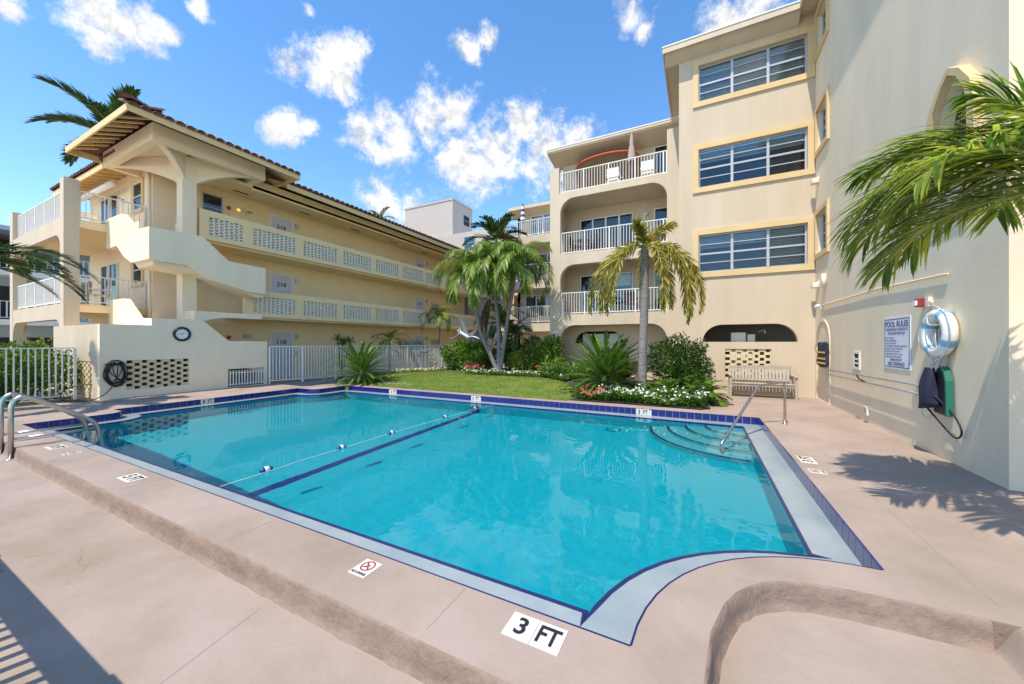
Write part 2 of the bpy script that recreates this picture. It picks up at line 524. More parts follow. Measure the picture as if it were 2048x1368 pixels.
def text(s, parent, org3, xd, yd, w, h, material, name='lettering', lift=.003):
    """flat lettering of the size w x h, lower left corner at org3, along xd with yd up"""
    cu = bpy.data.curves.new(name, 'FONT'); cu.body = s; cu.offset = .022
    ob = bpy.data.objects.new(name, cu)
    me = bpy.data.meshes.new_from_object(ob)
    bpy.data.objects.remove(ob); bpy.data.curves.remove(cu)
    xs = [v.co.x for v in me.vertices]; ys = [v.co.y for v in me.vertices]
    x0, x1, y0, y1 = min(xs), max(xs), min(ys), max(ys)
    xd, yd = Vector(xd), Vector(yd); n = xd.cross(yd)
    o3 = Vector(org3) + n * lift - org(parent)
    for v in me.vertices:
        v.co = o3 + xd * ((v.co.x - x0) / (x1 - x0) * w) + yd * ((v.co.y - y0) / (y1 - y0) * h)
    me.materials.clear(); me.materials.append(material)
    me.name = name
    o = bpy.data.objects.new(name, me); col.objects.link(o)
    if parent is not None:
        o.parent = parent
    ORG[o.name] = org(parent).copy()
    return o


def arc(cx, cy, r, a0, a1, n=10):
    return [(cx + r * math.cos(R(a0 + (a1 - a0) * i / n)), cy + r * math.sin(R(a0 + (a1 - a0) * i / n))) for i in range(n + 1)]


def offset_poly(p, d):
    """inward offset of a counter-clockwise outline"""
    out = []
    n = len(p)
    for i in range(n):
        a, b, c = Vector(p[i - 1]), Vector(p[i]), Vector(p[(i + 1) % n])
        e1, e2 = (b - a).normalized(), (c - b).normalized()
        n1, n2 = Vector((-e1.y, e1.x)), Vector((-e2.y, e2.x))
        m = (n1 + n2)
        m = m / max(m.dot(n1), .25)
        out.append((b.x + m.x * d, b.y + m.y * d))
    return out

# ================================================================== SETTING: ground, decks, pool
b = MB()
X0, X1, Y0, Y1 = -13.2, 1.6, 1.0, 10.0
for q in ([(-300, -300), (300, -300), (300, Y0), (-300, Y0)], [(-300, Y1), (300, Y1), (300, 300), (-300, 300)],
          [(-300, Y0), (X0, Y0), (X0, Y1), (-300, Y1)], [(X1, Y0), (300, Y0), (300, Y1), (X1, Y1)]):
    b.quad(*[(x, y, -.24) for x, y in q])
tag(b.build('ground', M['asphalt']), 'flat ground reaching beyond the buildings', 'ground', kind='structure')

POOL = [(-11.75, 2.0), (-.32, 2.0)] + arc(1.15, 2.0, 1.47, 180, 90, 14)[1:] + [(1.15, 9.28), (-11.6, 9.22), (-11.6, 8.25)]
POOL += arc(-11.9, 8.25, .3, 0, -90, 6)[1:] + [(-12.45, 7.95), (-12.45, 3.45)]
POOL += [(-12.05, 3.45)] + arc(-12.05, 3.15, .3, 90, 0, 6)[1:] + [(-11.75, 3.1)]
LEDGE = offset_poly(POOL, .34)

STEP_A = [(-15.7, 1.52), (-.6, 1.52), (-.5, 1.46), (-.45, 1.3), (-.45, -3)]
STEP_B = [(0.0, -3), (0.0, 1.7), (.03, 2.02), (.06, 2.3), (.14, 2.58), (.21, 2.73), (.3, 2.85), (.39, 2.94), (.51, 3.01), (.65, 3.06), (.8, 3.09), (1.09, 3.11), (1.3, 3.12), (1.5, 3.13)]
deck_out = [(-15.7, 1.52)] + STEP_A[1:] + STEP_B + [(1.62, 3.13), (1.62, -3), (9, -3), (9, 5.98), (3.1, 5.98), (3.1, 13.5), (-5.0, 13.5), (-15.7, 13.5)]
b = MB()
b.prism(deck_out, 'z', -.02, 0, holes=[POOL[::-1]])
deck = tag(b.build('pool_deck', M['deck']), 'pinkish concrete deck around the pool', 'deck', kind='structure')
# lower deck and the ramp that joins it at the right
b = MB()
b.quad((-30, -9, -.17), (9, -9, -.17), (9, 1.0, -.17), (-30, 1.0, -.17))
b.quad((-30, 1.0, -.17), (-.3, 1.0, -.17), (-.3, 1.62, -.17), (-30, 1.62, -.17))
b.quad((-.1, 1.0, -.17), (1.5, 1.0, -.17), (1.5, 3.25, -.17), (-.1, 3.25, -.17))
ny = 10
for i in range(ny):
    a0, a1 = i / ny, (i + 1) / ny
    z0, z1 = -.17 + .17 * (3 * a0 ** 2 - 2 * a0 ** 3), -.17 + .17 * (3 * a1 ** 2 - 2 * a1 ** 3)
    b.quad((1.5 + .12 * a0, 1.0, z0), (1.5 + .12 * a1, 1.0, z1), (1.5 + .12 * a1, 3.135, z1), (1.5 + .12 * a0, 3.135, z0))
tag(b.build('lower_deck', M['deck_low']), 'lower concrete deck in front of the step', 'deck', kind='structure')


def curb(path, parent, seed):
    """rough rounded riser between the two decks, outward to the right of the path"""
    pts = [Vector((*p, 0)) for p in path]
    fine = []
    for a, c in zip(pts, pts[1:]):
        k = max(1, int((c - a).length / .06))
        fine += [a.lerp(c, i / k) for i in range(k)]
    fine.append(pts[-1])
    prof = [(0, .0015), (.006, -.003), (.013, -.016), (.018, -.06), (.024, -.11), (.03, -.15), (.05, -.174)]
    bb = MB(); n = len(prof)
    for i, p in enumerate(fine):
        t = (fine[min(i + 1, len(fine) - 1)] - fine[max(i - 1, 0)]).normalized()
        o = Vector((t.y, -t.x, 0))
        for k, (d, z) in enumerate(prof):
            j = .009 * noise.noise(Vector((p.x * 7 + seed, p.y * 7, k * .9))) if k else 0
            j += .007 * noise.noise(Vector((p.x * 22, p.y * 22, k * 2.))) if k else 0
            bb.v.append(tuple(p + o * (d + j) + Vector((0, 0, z + j * .5))))
    for i in range(len(fine) - 1):
        for k in range(n - 1):
            a = i * n + k
            bb.f.append((a, a + 1, a + n + 1, a + n))
    return bb.build('step_riser', M['curb'], parent, smooth=True)


curb(STEP_A, deck, 1)
curb(STEP_B, deck, 9)
b = MB()
for k in range(8):
    a0, a1 = k / 8, (k + 1) / 8
    z0, z1 = -.17 + .17 * (3 * a0 ** 2 - 2 * a0 ** 3), -.17 + .17 * (3 * a1 ** 2 - 2 * a1 ** 3)
    b.quad((1.5 + .12 * a0, 3.122, z0 - .01), (1.5 + .12 * a1, 3.122, z1 - .01), (1.5 + .12 * a1, 3.124, .001), (1.5 + .12 * a0, 3.124, .001))
b.build('step_end', M['curb'], deck)
# shallow saw joints in the deck strips
jm = mat('joint_line', (.30, .24, .20), .9)
for x, y0, y1, z in ((-1.35, 1.6, 1.97, 0), (-3.4, 1.6, 1.97, 0), (-5.6, 1.6, 1.97, 0), (-7.6, 1.6, 1.97, 0)):
    MB().box(x - .0018, x + .0018, y0, y1, z, z + .0016).build('deck_joint', jm, deck)
MB().quad((1.62, 3.3, .0016), (1.626, 3.3, .0016), (1.626, 9.3, .0016), (1.62, 9.3, .0016)).build('deck_joint', jm, deck)

for xa, ya, xb, yb in ((-2.6, 1.4, -2.05, -1.2), (-6.6, 1.4, -6.3, -1.2)):
    MB().quad((xa, ya, -.1685), (xa + .004, ya, -.1685), (xb + .004, yb, -.1685), (xb, yb, -.1685)).build('deck_joint', jm, deck)

# ---- pool shell
pool = thing('swimming_pool', (-5, 5.5, 0), 'blue tiled swimming pool with a white overflow ledge', 'pool')
del pool['category']; pool['kind'] = 'structure'
b = MB()
n = len(POOL)
for i in range(n):
    (xa, ya), (xb, yb) = POOL[i], POOL[(i + 1) % n]
    b.quad((xa, ya, -.001), (xb, yb, -.001), (xb, yb, -.16), (xa, ya, -.16))
b.build('grout_band', M['grout'], pool)
b = MB(); b.prism(POOL, 'z', -.2, -.15, holes=[LEDGE[::-1]])
b.build('overflow_ledge', M['ledge'], pool)
IN2 = offset_poly(LEDGE, -.028)
b = MB(); b.prism(IN2, 'z', -.152, -.1465, holes=[offset_poly(LEDGE, .004)[::-1]])
b.build('ledge_edge_tile', M['darktile'], pool)
b = MB()
LI = offset_poly(LEDGE, .004)
for i in range(n):
    (xa, ya), (xb, yb) = LI[i], LI[(i + 1) % n]
    b.quad((xa, ya, -.148), (xb, yb, -.148), (xb, yb, -.28), (xa, ya, -.28))
b.build('waterline_tile', M['bluetile'], pool)
b = MB()
for i in range(n):
    (xa, ya), (xb, yb) = LEDGE[i], LEDGE[(i + 1) % n]
    b.quad((xa, ya, -.27), (xb, yb, -.27), (xb, yb, -2.6), (xa, ya, -2.6))
bw = b.build('basin_wall', M['plaster'], pool)
prof = [(-13.5, -1.7), (-9.0, -1.65), (-6.0, -1.48), (-4.0, -1.3), (1.5, -1.05)]


def floor_z(x):
    for (xa, za), (xb, zb) in zip(prof, prof[1:]):
        if xa <= x <= xb: return za + (zb - za) * (x - xa) / (xb - xa)


b = MB()
for (xa, za), (xb, zb) in zip(prof, prof[1:]):
    b.quad((xa, 1.9, za), (xb, 1.9, zb), (xb, 9.4, zb), (xa, 9.4, za))
bf = b.build('basin_floor', M['plaster'], pool)
LX = -5.72                                   # safety line: across the floor and up both walls
b = MB()
z = floor_z(LX) + .006
b.quad((LX - .12, 2.0, z), (LX + .12, 2.0, z), (LX + .12, 9.2, z), (LX - .12, 9.2, z))
b.quad((LX - .12, 8.868, z), (LX + .12, 8.868, z), (LX + .12, 8.868, -.28), (LX - .12, 8.868, -.28))
bl = b.build('safety_line', M['linetile'], pool)
recv = [bw, bf, bl]
CX, CY = .81, 8.94
for r, z in ((1.8, -.86), (1.44, -.68), (1.08, -.50), (.70, -.32)):
    prof_pts = [(CX + .05, CY + .05)] + [(x, y) for x, y in arc(CX, CY, r, 180, 270, 20)]
    prof_pts[1] = (CX - r, CY + .05); prof_pts[-1] = (CX + .05, CY - r)
    b = MB(); b.prism(prof_pts, 'z', -1.15, z)
    o = b.build('entry_step', M['stepplaster'], pool); recv.append(o)
    b = MB(); b.prism(arc(CX, CY, r + .003, 181, 269, 24) + arc(CX, CY, r - .045, 269, 181, 24), 'z', z + .002, z + .006)
    o = b.build('step_edge_tile', M['darktile'], pool); recv.append(o)
for o in recv:
    o.cycles.is_caustics_receiver = True


def ztile(w):
    return MB().box(-w / 2, w / 2, 0, .008, -.146, -.004).mesh('tile', M['bluetile'])


TILE = ztile(.148)
cap = MB().box(-.074, .074, 0, .02, -.003, .004).mesh('cap_tile', M['bluetile'])
MARKS = []


def tile_run(p, q, pitch=.154, skip=()):
    """tiles on the wall from p to q; the pool lies to the left"""
    p, q = Vector(p), Vector(q)
    d = q - p; L = d.length; d = d / L
    k = max(1, round(L / pitch)); st = L / k
    nn = Vector((-d.y, d.x))
    rot = math.atan2(d.y, d.x)
    for i in range(k):
        s = (i + .5) * st
        pos = p + d * s
        if not any(abs(s - a) < .16 for a in skip):
            o = link('tile', TILE, pool, (pos.x, pos.y, 0), (0, 0, rot))
            o.scale = (st / pitch, 1, 1)
        o = link('cap_tile', cap, pool, (pos.x - nn.x * .012, pos.y - nn.y * .012, 0), (0, 0, rot))
        o.scale = (st / pitch, 1, 1)


for i in range(n):
    a, c = POOL[i], POOL[(i + 1) % n]
    if i < 15: continue
    L = (Vector(c) - Vector(a)).length
    if L < .02: continue
    sk = ()
    if a[1] > 9.2 and c[1] > 9.2:                      # far wall, travelled from right to left
        sk = (1.15 + 1.2, 1.15 + 5.95, 1.15 + 9.25)
    if a[0] < -12.4 and c[0] < -12.4:
        sk = (7.95 - 5.3,)
    if L > .1 or i % 1 == 0:
        tile_run(a, c, skip=sk)
b = MB()                                               # thin glazed edge line on the near side of the coping
NE = [p for p in POOL[:16] if p[1] < 3.48]
for (xa, ya), (xb, yb) in zip(NE, NE[1:]):
    d = Vector((xb - xa, yb - ya)).normalized(); nx, ny_ = -d.y, d.x
    b.add([(xa + nx * .004, ya + ny_ * .004, .0012), (xb + nx * .004, yb + ny_ * .004, .0012), (xb - nx * .008, yb - ny_ * .008, .0012), (xa - nx * .008, ya - ny_ * .008, .0012),
           (xa + nx * .004, ya + ny_ * .004, -.15), (xb + nx * .004, yb + ny_ * .004, -.15)], [(0, 1, 2, 3), (0, 4, 5, 1)])
b.build('coping_edge_tile', M['navytile'], pool)


def wall_marker(pos, xd, nrm, s, wide=.31):
    xd, nrm = Vector(xd), Vector(nrm); pos = Vector(pos)
    up = Vector((0, 0, 1))
    b = MB()
    for k in (-1, 1):
        c = pos + xd * (k * .077)
        a = [c - xd * .074, c + xd * .074]
        b.add([tuple(p + nrm * h + up * z) for p in a for h in (0, .012) for z in (-.146, -.003)],
              [(0, 1, 5, 4), (2, 3, 7, 6), (0, 2, 6, 4), (1, 3, 7, 5), (0, 1, 3, 2), (4, 5, 7, 6)])
    o = b.build('depth_marker', M['markwhite'], pool)
    a, t = s.split()
    text(a, pool, pos - xd * .105 + nrm * .012 - up * .125, xd, (0, 0, 1), .05, .1, M['ink'])
    text(t, pool, pos + xd * .02 + nrm * .012 - up * .125, xd, (0, 0, 1), .1, .1, M['ink'])


wall_marker((-1.2, 9.268, 0), (1, 0, 0), (0, -1, 0), '3 FT')
wall_marker((-5.95, 9.248, 0), (1, 0, 0), (0, -1, 0), '5 FT')
wall_marker((-9.25, 9.23, 0), (1, 0, 0), (0, -1, 0), '6 FT')
wall_marker((-12.45, 5.3, 0), (0, 1, 0), (1, 0, 0), '8 FT')


def deck_marker(c, xd, yd, s):
    c, xd, yd = Vector(c), Vector(xd), Vector(yd)
    b = MB()
    for k in (-1, 1):
        m = c + xd * (k * .0825)
        a = [m - xd * .081 - yd * .09, m + xd * .081 - yd * .09, m + xd * .081 + yd * .09, m - xd * .081 + yd * .09]
        b.add([tuple(p + Vector((0, 0, h))) for h in (0, .004) for p in a], [(4, 5, 6, 7), (0, 1, 5, 4), (1, 2, 6, 5), (2, 3, 7, 6), (3, 0, 4, 7)])
    b.build('depth_marker', M['markwhite'], deck)
    t = s.split()
    z = Vector((0, 0, .004))
    text(t[0], deck, c + xd * -.112 - yd * .058 + z, xd, yd, .062, .122, M['ink'])
    text(t[1], deck, c + xd * .02 - yd * .058 + z, xd, yd, .125, .122, M['ink'])


def no_diving(c, xd, yd):
    c, xd, yd = Vector(c), Vector(xd), Vector(yd)
    a = [c - xd * .078 - yd * .085, c + xd * .078 - yd * .085, c + xd * .078 + yd * .085, c - xd * .078 + yd * .085]
    b = MB(); b.add([tuple(p + Vector((0, 0, h))) for h in (0, .004) for p in a], [(4, 5, 6, 7), (0, 1, 5, 4), (1, 2, 6, 5), (2, 3, 7, 6), (3, 0, 4, 7)])
    o = b.build('no_diving_tile', M['markwhite'], deck)

    def P(x, y, h=.006):
        return tuple(c + xd * x + yd * y + Vector((0, 0, h)))
    b = MB(); k = 28
    vs = [P(.052 * math.cos(2 * math.pi * i / k), .022 + .055 * math.sin(2 * math.pi * i / k)) for i in range(k)]
    vs += [P(.041 * math.cos(2 * math.pi * i / k), .022 + .044 * math.sin(2 * math.pi * i / k)) for i in range(k)]
    b.add(vs, [(i, (i + 1) % k, k + (i + 1) % k, k + i) for i in range(k)])
    b.quad(P(-.036, .054, .0075), P(-.028, .06, .0075), P(.036, -.010, .0075), P(.028, -.016, .0075))
    b.build('prohibition_ring', M['red'], deck)
    b = MB()
    b.quad(P(-.03, .0), P(-.024, -.006), P(.012, .03), P(.006, .036)); b.quad(P(.012, .03), P(.016, .026), P(.028, .02), P(.026, .028))
    b.quad(P(-.012, .014), P(-.006, .006), P(.004, .0), P(-.002, .01))
    b.build('diver_pictogram', M['ink'], deck)
    text('NO DIVING', deck, c - xd * .066 - yd * .074 + Vector((0, 0, .004)), xd, yd, .132, .024, M['ink'])


deck_marker((-.805, 1.85, 0), (1, 0, 0), (0, 1, 0), '3 FT')
deck_marker((-5.96, 1.80, 0), (1, 0, 0), (0, 1, 0), '5 FT')
deck_marker((1.31, 6.26, 0), (0, 1, 0), (-1, 0, 0), '3 FT')
deck_marker((-8.75, 1.80, 0), (1, 0, 0), (0, 1, 0), '8 FT')
no_diving((-2.1, 1.83, 0), (1, 0, 0), (0, 1, 0))
no_diving((1.31, 5.75, 0), (0, 1, 0), (-1, 0, 0))
no_diving((-8.05, 1.80, 0), (1, 0, 0), (0, 1, 0))

# ---- water: a rippled refracting surface over the basin
wm, wt, wp = new_mat('pool_water_surface')
wt.nodes.remove(wp)
gl = wt.nodes.new('ShaderNodeBsdfGlass'); gl.inputs['IOR'].default_value = 1.333; gl.inputs['Roughness'].default_value = 0
gl.inputs['Color'].default_value = (.80, .93, .95, 1)
wt.links.new(gl.outputs[0], wt.nodes['Material Output'].inputs['Surface'])
b = MB()
wx0, wx1, wy0, wy1 = -12.4, 1.1, 2.05, 9.24
NX, NY = 480, 256
DROPS = [(-.12, 3.55, .30, .0012), (-.55, 6.2, .34, .0007), (-1.2, 3.0, .18, .0006)]
for j in range(NY + 1):
    y = wy0 + (wy1 - wy0) * j / NY
    for i in range(NX + 1):
        x = wx0 + (wx1 - wx0) * i / NX
        amp = .7 + .6 * noise.noise(Vector((x * .35, y * .35, 9)))
        z = -.157 + amp * (.0015 * noise.noise(Vector((x * 2.0, y * 2.0, 0))) + .0010 * noise.noise(Vector((x * 6.5 + y * 1.5, y * 6.5, 3))) + .0005 * noise.noise(Vector((x * 15, y * 15, 7))))
        for dx, dy, dr, da in DROPS:
            q = math.hypot(x - dx, y - dy)
            if q < dr * 1.6:
                z += da * .25 * math.sin(q * 62) * math.exp(-(q / dr) ** 2) + da * 1.3 * noise.noise(Vector((x * 26, y * 26, 1))) * math.exp(-(q / dr) ** 2)
        b.v.append((x, y, z))
for j in range(NY):
    for i in range(NX):
        a = j * (NX + 1) + i
        if math.hypot(b.v[a][0] - 1.15, b.v[a][1] - 2.0) < 1.62: continue
        b.f.append((a, a + 1, a + NX + 2, a + NX + 1))
water = tag(b.build('pool_water', wm, smooth=True), 'clear turquoise water filling the pool', 'water', kind='structure')
water.cycles.is_caustics_caster = True

# ---- lawn and planting beds
LAWN = [(-12.9, 10.05), (-10.5, 9.62), (-3.25, 9.66), (-3.0, 9.85), (-3.5, 11.4), (-4.3, 12.6), (-5.4, 13.6), (-7.4, 13.7), (-8.6, 13.6), (-9.6, 14.6), (-11.2, 14.9), (-12.6, 13.2), (-13.0, 11.4)]


def lawn_z(x, y):
    t = max(0, min(1, (y - 9.6) / 4.2))
    return .012 + .2 * (3 * t * t - 2 * t ** 3) * (.75 + .25 * max(0, min(1, (x + 13) / 3)))


def inside(p, poly):
    c = False
    for i in range(len(poly)):
        (x1, y1), (x2, y2) = poly[i - 1], poly[i]
        if (y1 > p[1]) != (y2 > p[1]) and p[0] < (x2 - x1) * (p[1] - y1) / (y2 - y1) + x1: c = not c
    return c


def terrain(poly, step, zf, name, material, label, cat):
    bm = bmesh.new()
    xs = [p[0] for p in poly]; ys = [p[1] for p in poly]
    b = MB()
    nx = int((max(xs) - min(xs)) / step) + 1; ny = int((max(ys) - min(ys)) / step) + 1
    idx = {}
    for i in range(nx):
        for j in range(ny):
            x, y = min(xs) + i * step, min(ys) + j * step
            if inside((x + step / 2, y + step / 2), poly):
                f = []
                for dx, dy in ((0, 0), (1, 0), (1, 1), (0, 1)):
                    k = (i + dx, j + dy)
                    if k not in idx:
                        idx[k] = len(b.v); px, py = min(xs) + k[0] * step, min(ys) + k[1] * step
                        b.v.append((px, py, zf(px, py)))
                    f.append(idx[k])
                b.f.append(tuple(f))
    bm.free()
    return tag(b.build(name, material, smooth=True), label, cat, kind='structure')


terrain(LAWN, .08, lawn_z, 'lawn', M['lawn'], 'short green lawn behind the far pool edge', 'lawn')
b = MB()
rg = random.Random(3)
for k in range(60000):
    x, y = rg.uniform(-13, -3), rg.uniform(9.6, 15)
    if not inside((x, y), LAWN): continue
    z = lawn_z(x, y) - .004
    a = rg.uniform(0, 6.28); h = rg.uniform(.018, .045); w = rg.uniform(.004, .008)
    dx, dy = math.cos(a) * w, math.sin(a) * w
    lx, ly = rg.uniform(-.02, .02), rg.uniform(-.02, .02)
    b.add([(x - dx, y - dy, z), (x + dx, y + dy, z), (x + lx, y + ly, z + h)], [(0, 1, 2)])
grass_m = leaf_mat('grass_blade', (.09, .17, .02), (.28, .29, .06), trans=.25, scale=1.2)
tag(b.build('grass', grass_m), 'fine mown grass blades of the lawn', 'grass', kind='stuff')
BED = [(-3.15, 9.72), (.12, 9.74), (.3, 10.4), (.42, 11.6), (.3, 13.3), (-5.5, 15.4), (-13.4, 20), (-13.4, 15.2), (-11.4, 15), (-9.6, 14.7), (-8.6, 13.6), (-7.4, 13.7), (-5.4, 13.6), (-4.3, 12.6), (-3.5, 11.4)]
terrain(BED, .15, lambda x, y: .03 + .17 * max(0, min(1, (y - 10) / 4)) + .03 * noise.noise(Vector((x * 2, y * 2, 0))), 'planting_bed', M['soil'], 'dark soil of the planting beds', 'soil')
b = MB()
b.quad((-16, 1.55, .004), (-15.05, 1.55, .004), (-15.05, 3.84, .004), (-16, 3.84, .004))
tag(b.build('hedge_soil', M['soil']), 'dark soil strip under the left hedge', 'soil', kind='structure')
MB().quad((-14.6, 8.3, .004), (-12.7, 10.0, .004), (-13.2, 11.5, .004), (-14.7, 10, .004)).build('gate_paving', mat('gate_paving', (.30, .27, .25), .85, bump=(40, .4, .006), var=(2, (.24, .21, .19), .7)), deck)

# ================================================================== building helpers
def rr_open(u0, u1, z0, z1, r, n=8):
    """an opening with rounded upper corners"""
    return [(u0, z0), (u1, z0)] + arc(u1 - r, z1 - r, r, 0, 90, n) + arc(u0 + r, z1 - r, r, 90, 180, n)


def rect(u0, u1, z0, z1):
    return [(u0, z0), (u1, z0), (u1, z1), (u0, z1)]


PICK = {}


def railing(p0, p1, z0, z1, parent, name='railing', pitch=.115, post=1.15, pw=.02, material=None, rail_h=.035, top_over=True, posts=True, foot=0):
    """rails as one mesh; every picket and post a child of it"""
    material = material or M['white']
    p0, p1 = Vector((*p0, 0)), Vector((*p1, 0))
    d = p1 - p0; L = d.length; d /= L
    nn = Vector((-d.y, d.x, 0))
    b = MB()
    rail = None
    for za, zb, hw in ((z1 - rail_h, z1, .026), (z0 + .05, z0 + .05 + rail_h, .018)):
        b = MB(); a = [p0 - nn * hw, p1 - nn * hw, p1 + nn * hw, p0 + nn * hw]
        b.add([tuple(v + Vector((0, 0, z))) for z in (za, zb) for v in a], [(0, 3, 2, 1), (4, 5, 6, 7), (0, 1, 5, 4), (1, 2, 6, 5), (2, 3, 7, 6), (3, 0, 4, 7)])
        if rail is None: rail = b.build(name, material, parent, at=p0 + Vector((0, 0, z0)))
        else: b.build('bottom_rail', material, rail)
    h = z1 - rail_h - z0 - .05 - rail_h
    key = (round(h, 3), pw, material.name)
    if key not in PICK:
        PICK[key] = MB().box(-pw / 2, pw / 2, -pw / 2, pw / 2, 0, h).mesh('picket', material)
    kp = (round(z1 - z0 + foot, 3), pw, material.name, 'post')
    if kp not in PICK:
        PICK[kp] = MB().box(-.026, .026, -.026, .026, -foot, z1 - z0 - rail_h).mesh('post', material)
    rot = (0, 0, math.atan2(d.y, d.x))
    k = max(1, round(L / pitch)); np_ = max(1, round(L / post)); every = max(1, round(k / np_))
    for i in range(k + 1):
        q = p0 + d * (L * i / k)
        if posts and (i % every == 0 or i == k):
            link('post', PICK[kp], rail, (q.x, q.y, z0), rot)
        else:
            link('picket', PICK[key], rail, (q.x, q.y, z0 + .05 + rail_h), rot)
    return rail


def slat_mesh(w, n, z0, z1, material, ax, plane, u0):
    b = MB()
    for i in range(n):
        z = z0 + (z1 - z0) * (i + .5) / n
        t = (z1 - z0) / n * .42
        if ax == 'y': b.box(u0, u0 + w, plane, plane + .012, z - t, z + t)
        else: b.box(plane, plane + .012, u0, u0 + w, z - t, z + t)
    return b


def window(parent, ax, plane, u0, u1, z0, z1, cols, bars, depth=1, blinds=None, fw=.045, material=None, interior=True, inner_depth=.5):
    """frame mesh with pane, blind and interior sub-parts.  ax y: looks along y at plane; depth is the sign of inward"""
    material = material or M['alu']
    sgn = depth

    def bx(b, ua, ub, da, db, za, zb):
        pa, pb = plane + sgn * da, plane + sgn * db
        if ax == 'y': b.box(ua, ub, pa, pb, za, zb)
        else: b.box(pa, pb, ua, ub, za, zb)
    b = MB()
    bx(b, u0, u1, 0, .06, z0, z0 + fw); bx(b, u0, u1, 0, .06, z1 - fw, z1)
    bx(b, u0, u0 + fw, 0, .06, z0 + fw, z1 - fw); bx(b, u1 - fw, u1, 0, .06, z0 + fw, z1 - fw)
    w = (u1 - u0) / cols
    for i in range(1, cols):
        u = u0 + w * i
        bx(b, u - fw * .8, u + fw * .8, -.012, .06, z0 + fw, z1 - fw)
    for i in range(cols):
        a = u0 + w * i + (fw if i == 0 else fw * .8); c = u0 + w * (i + 1) - (fw if i == cols - 1 else fw * .8)
        for t, th in bars:
            z = z0 + (z1 - z0) * t
            bx(b, a, c, .004, .05, z - th / 2, z + th / 2)
    fr = b.build('window', material, parent)
    for i in range(cols):
        a = u0 + w * i + (fw if i == 0 else fw * .8); c = u0 + w * (i + 1) - (fw if i == cols - 1 else fw * .8)
        zs = [z0 + fw] + [z0 + (z1 - z0) * t for t, th in bars] + [z1 - fw]
        for za, zb in zip(zs, zs[1:]):
            pb = MB(); bx(pb, a - .005, c + .005, .028 , .034, za, zb); pb.build('pane', M['glass'], fr)
        if blinds and blinds[i]:
            t0, bm_, n_ = blinds[i]
            zb0 = z0 + fw + (z1 - z0 - 2 * fw) * (1 - t0)
            sb = slat_mesh(c - a, n_, zb0, z1 - fw, bm_, ax, plane + sgn * .12, a)
            sb.build('blind', bm_, fr)
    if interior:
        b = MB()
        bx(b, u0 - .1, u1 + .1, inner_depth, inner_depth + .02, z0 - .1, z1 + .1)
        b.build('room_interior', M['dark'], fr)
    return fr


def surround(parent, ax, plane, u0, u1, z0, z1, w=.17, out=-.05, material=None):
    o = rect(u0 - w, u1 + w, z0 - w, z1 + w)
    b = MB(); b.prism(o, ax, plane + out, plane + .002, holes=[rect(u0, u1, z0, z1)[::-1]])
    return b.build('window_surround', material or M['trim'], parent)


# ================================================================== LEFT BUILDING with the outside stair
LB = thing('walkway_apartment_building', (-18, 12, 0), 'three storey yellow apartment building with outdoor walkways and an open stair tower', 'building')
WX, PX = -17.0, -15.6
YE = 24.6
b = MB()
b.box(WX - .2, WX, 6.9, YE, -.2, 8.0)
b.build('walkway_wall', M['yellow'], LB)
b = MB()
b.box(-23.6, -17.6, 5.84, 6.04, -.2, 8.1); b.box(-17.62, -17.58, 5.842, 6.9, -.2, 8.1); b.box(-17.6, WX - .001, 6.88, 6.98, -.2, 8.1)
b.box(-23.8, -23.6, 5.84, YE, -.2, 8.1); b.box(-23.6, WX, YE, YE + .2, -.2, 8.1)
b.build('end_wall', M['pale'], LB)
panels3 = [(6.7, 7.83)] + [(8.16 + 2.05 * i, 8.16 + 2.05 * i + 1.72) for i in range(8)]
panels2 = [(8.16 + 2.05 * i, 8.16 + 2.05 * i + 1.72) for i in range(8)]


def block_lattice(y0, y1, z0, z1, x, t, bw=.105, rows=6):
    """staggered screen blocks with real openings between them"""
    b = MB()
    rh = (z1 - z0) / rows
    k = round((y1 - y0) / (bw * 1.62)); pitch = (y1 - y0) / k
    for i in range(k + 1):
        yc = y0 + i * pitch                                  # the upright webs
        b.box(x - t, x - .004, max(y0, yc - .026), min(y1, yc + .026), z0, z1)
    for i in range(k):
        for j in range(rows + 1):
            zc = z0 + (j + (.5 if i % 2 else 0)) * rh
            b.box(x - t + .003, x - .001, y0 + i * pitch + .022, y0 + (i + 1) * pitch - .022, max(z0, zc - rh * .17), min(z1, zc + rh * .17))
    return b


for z, ps, ya in ((5.28, panels3, 6.42), (2.62, panels2, 7.85)):
    zt = z + 1.05
    # two rails and the piers between the screens
    b = MB()
    b.box(PX - .15, PX, ya, YE, z, z + .17); b.box(PX - .15, PX, ya, YE, z + .83, zt)
    e = ya
    for y0, y1 in ps + [(YE, YE)]:
        b.box(PX - .15, PX, e, y0, z + .17, z + .83); e = y1
    par = b.build('walkway_parapet', M['yellow'], LB)
    for y0, y1 in ps:
        block_lattice(y0, y1, z + .17, z + .83, PX - .02, .11).build('screen_panel', M['offwhite'], par)
    b = MB(); b.box(WX, PX - .151, ya, YE, z - .08, z + .1)
    b.build('walkway_slab', M['yellow'], LB)
b = MB(); b.box(WX, PX, 6.98, YE, 7.68, 7.78); b.build('walkway_soffit', M['yellow'], LB)
b = MB(); b.box(PX - .15, PX, 8.15, YE, 7.6, 8.04); b.build('eave_beam', M['yellow'], LB)
for y in (7.9, 10.6, 13.4, 16.2, 19.0, 21.8):
    MB().box(-16.55, -16.45, y, y + .55, 7.672, 7.681).build('soffit_vent', M['dark'], LB)


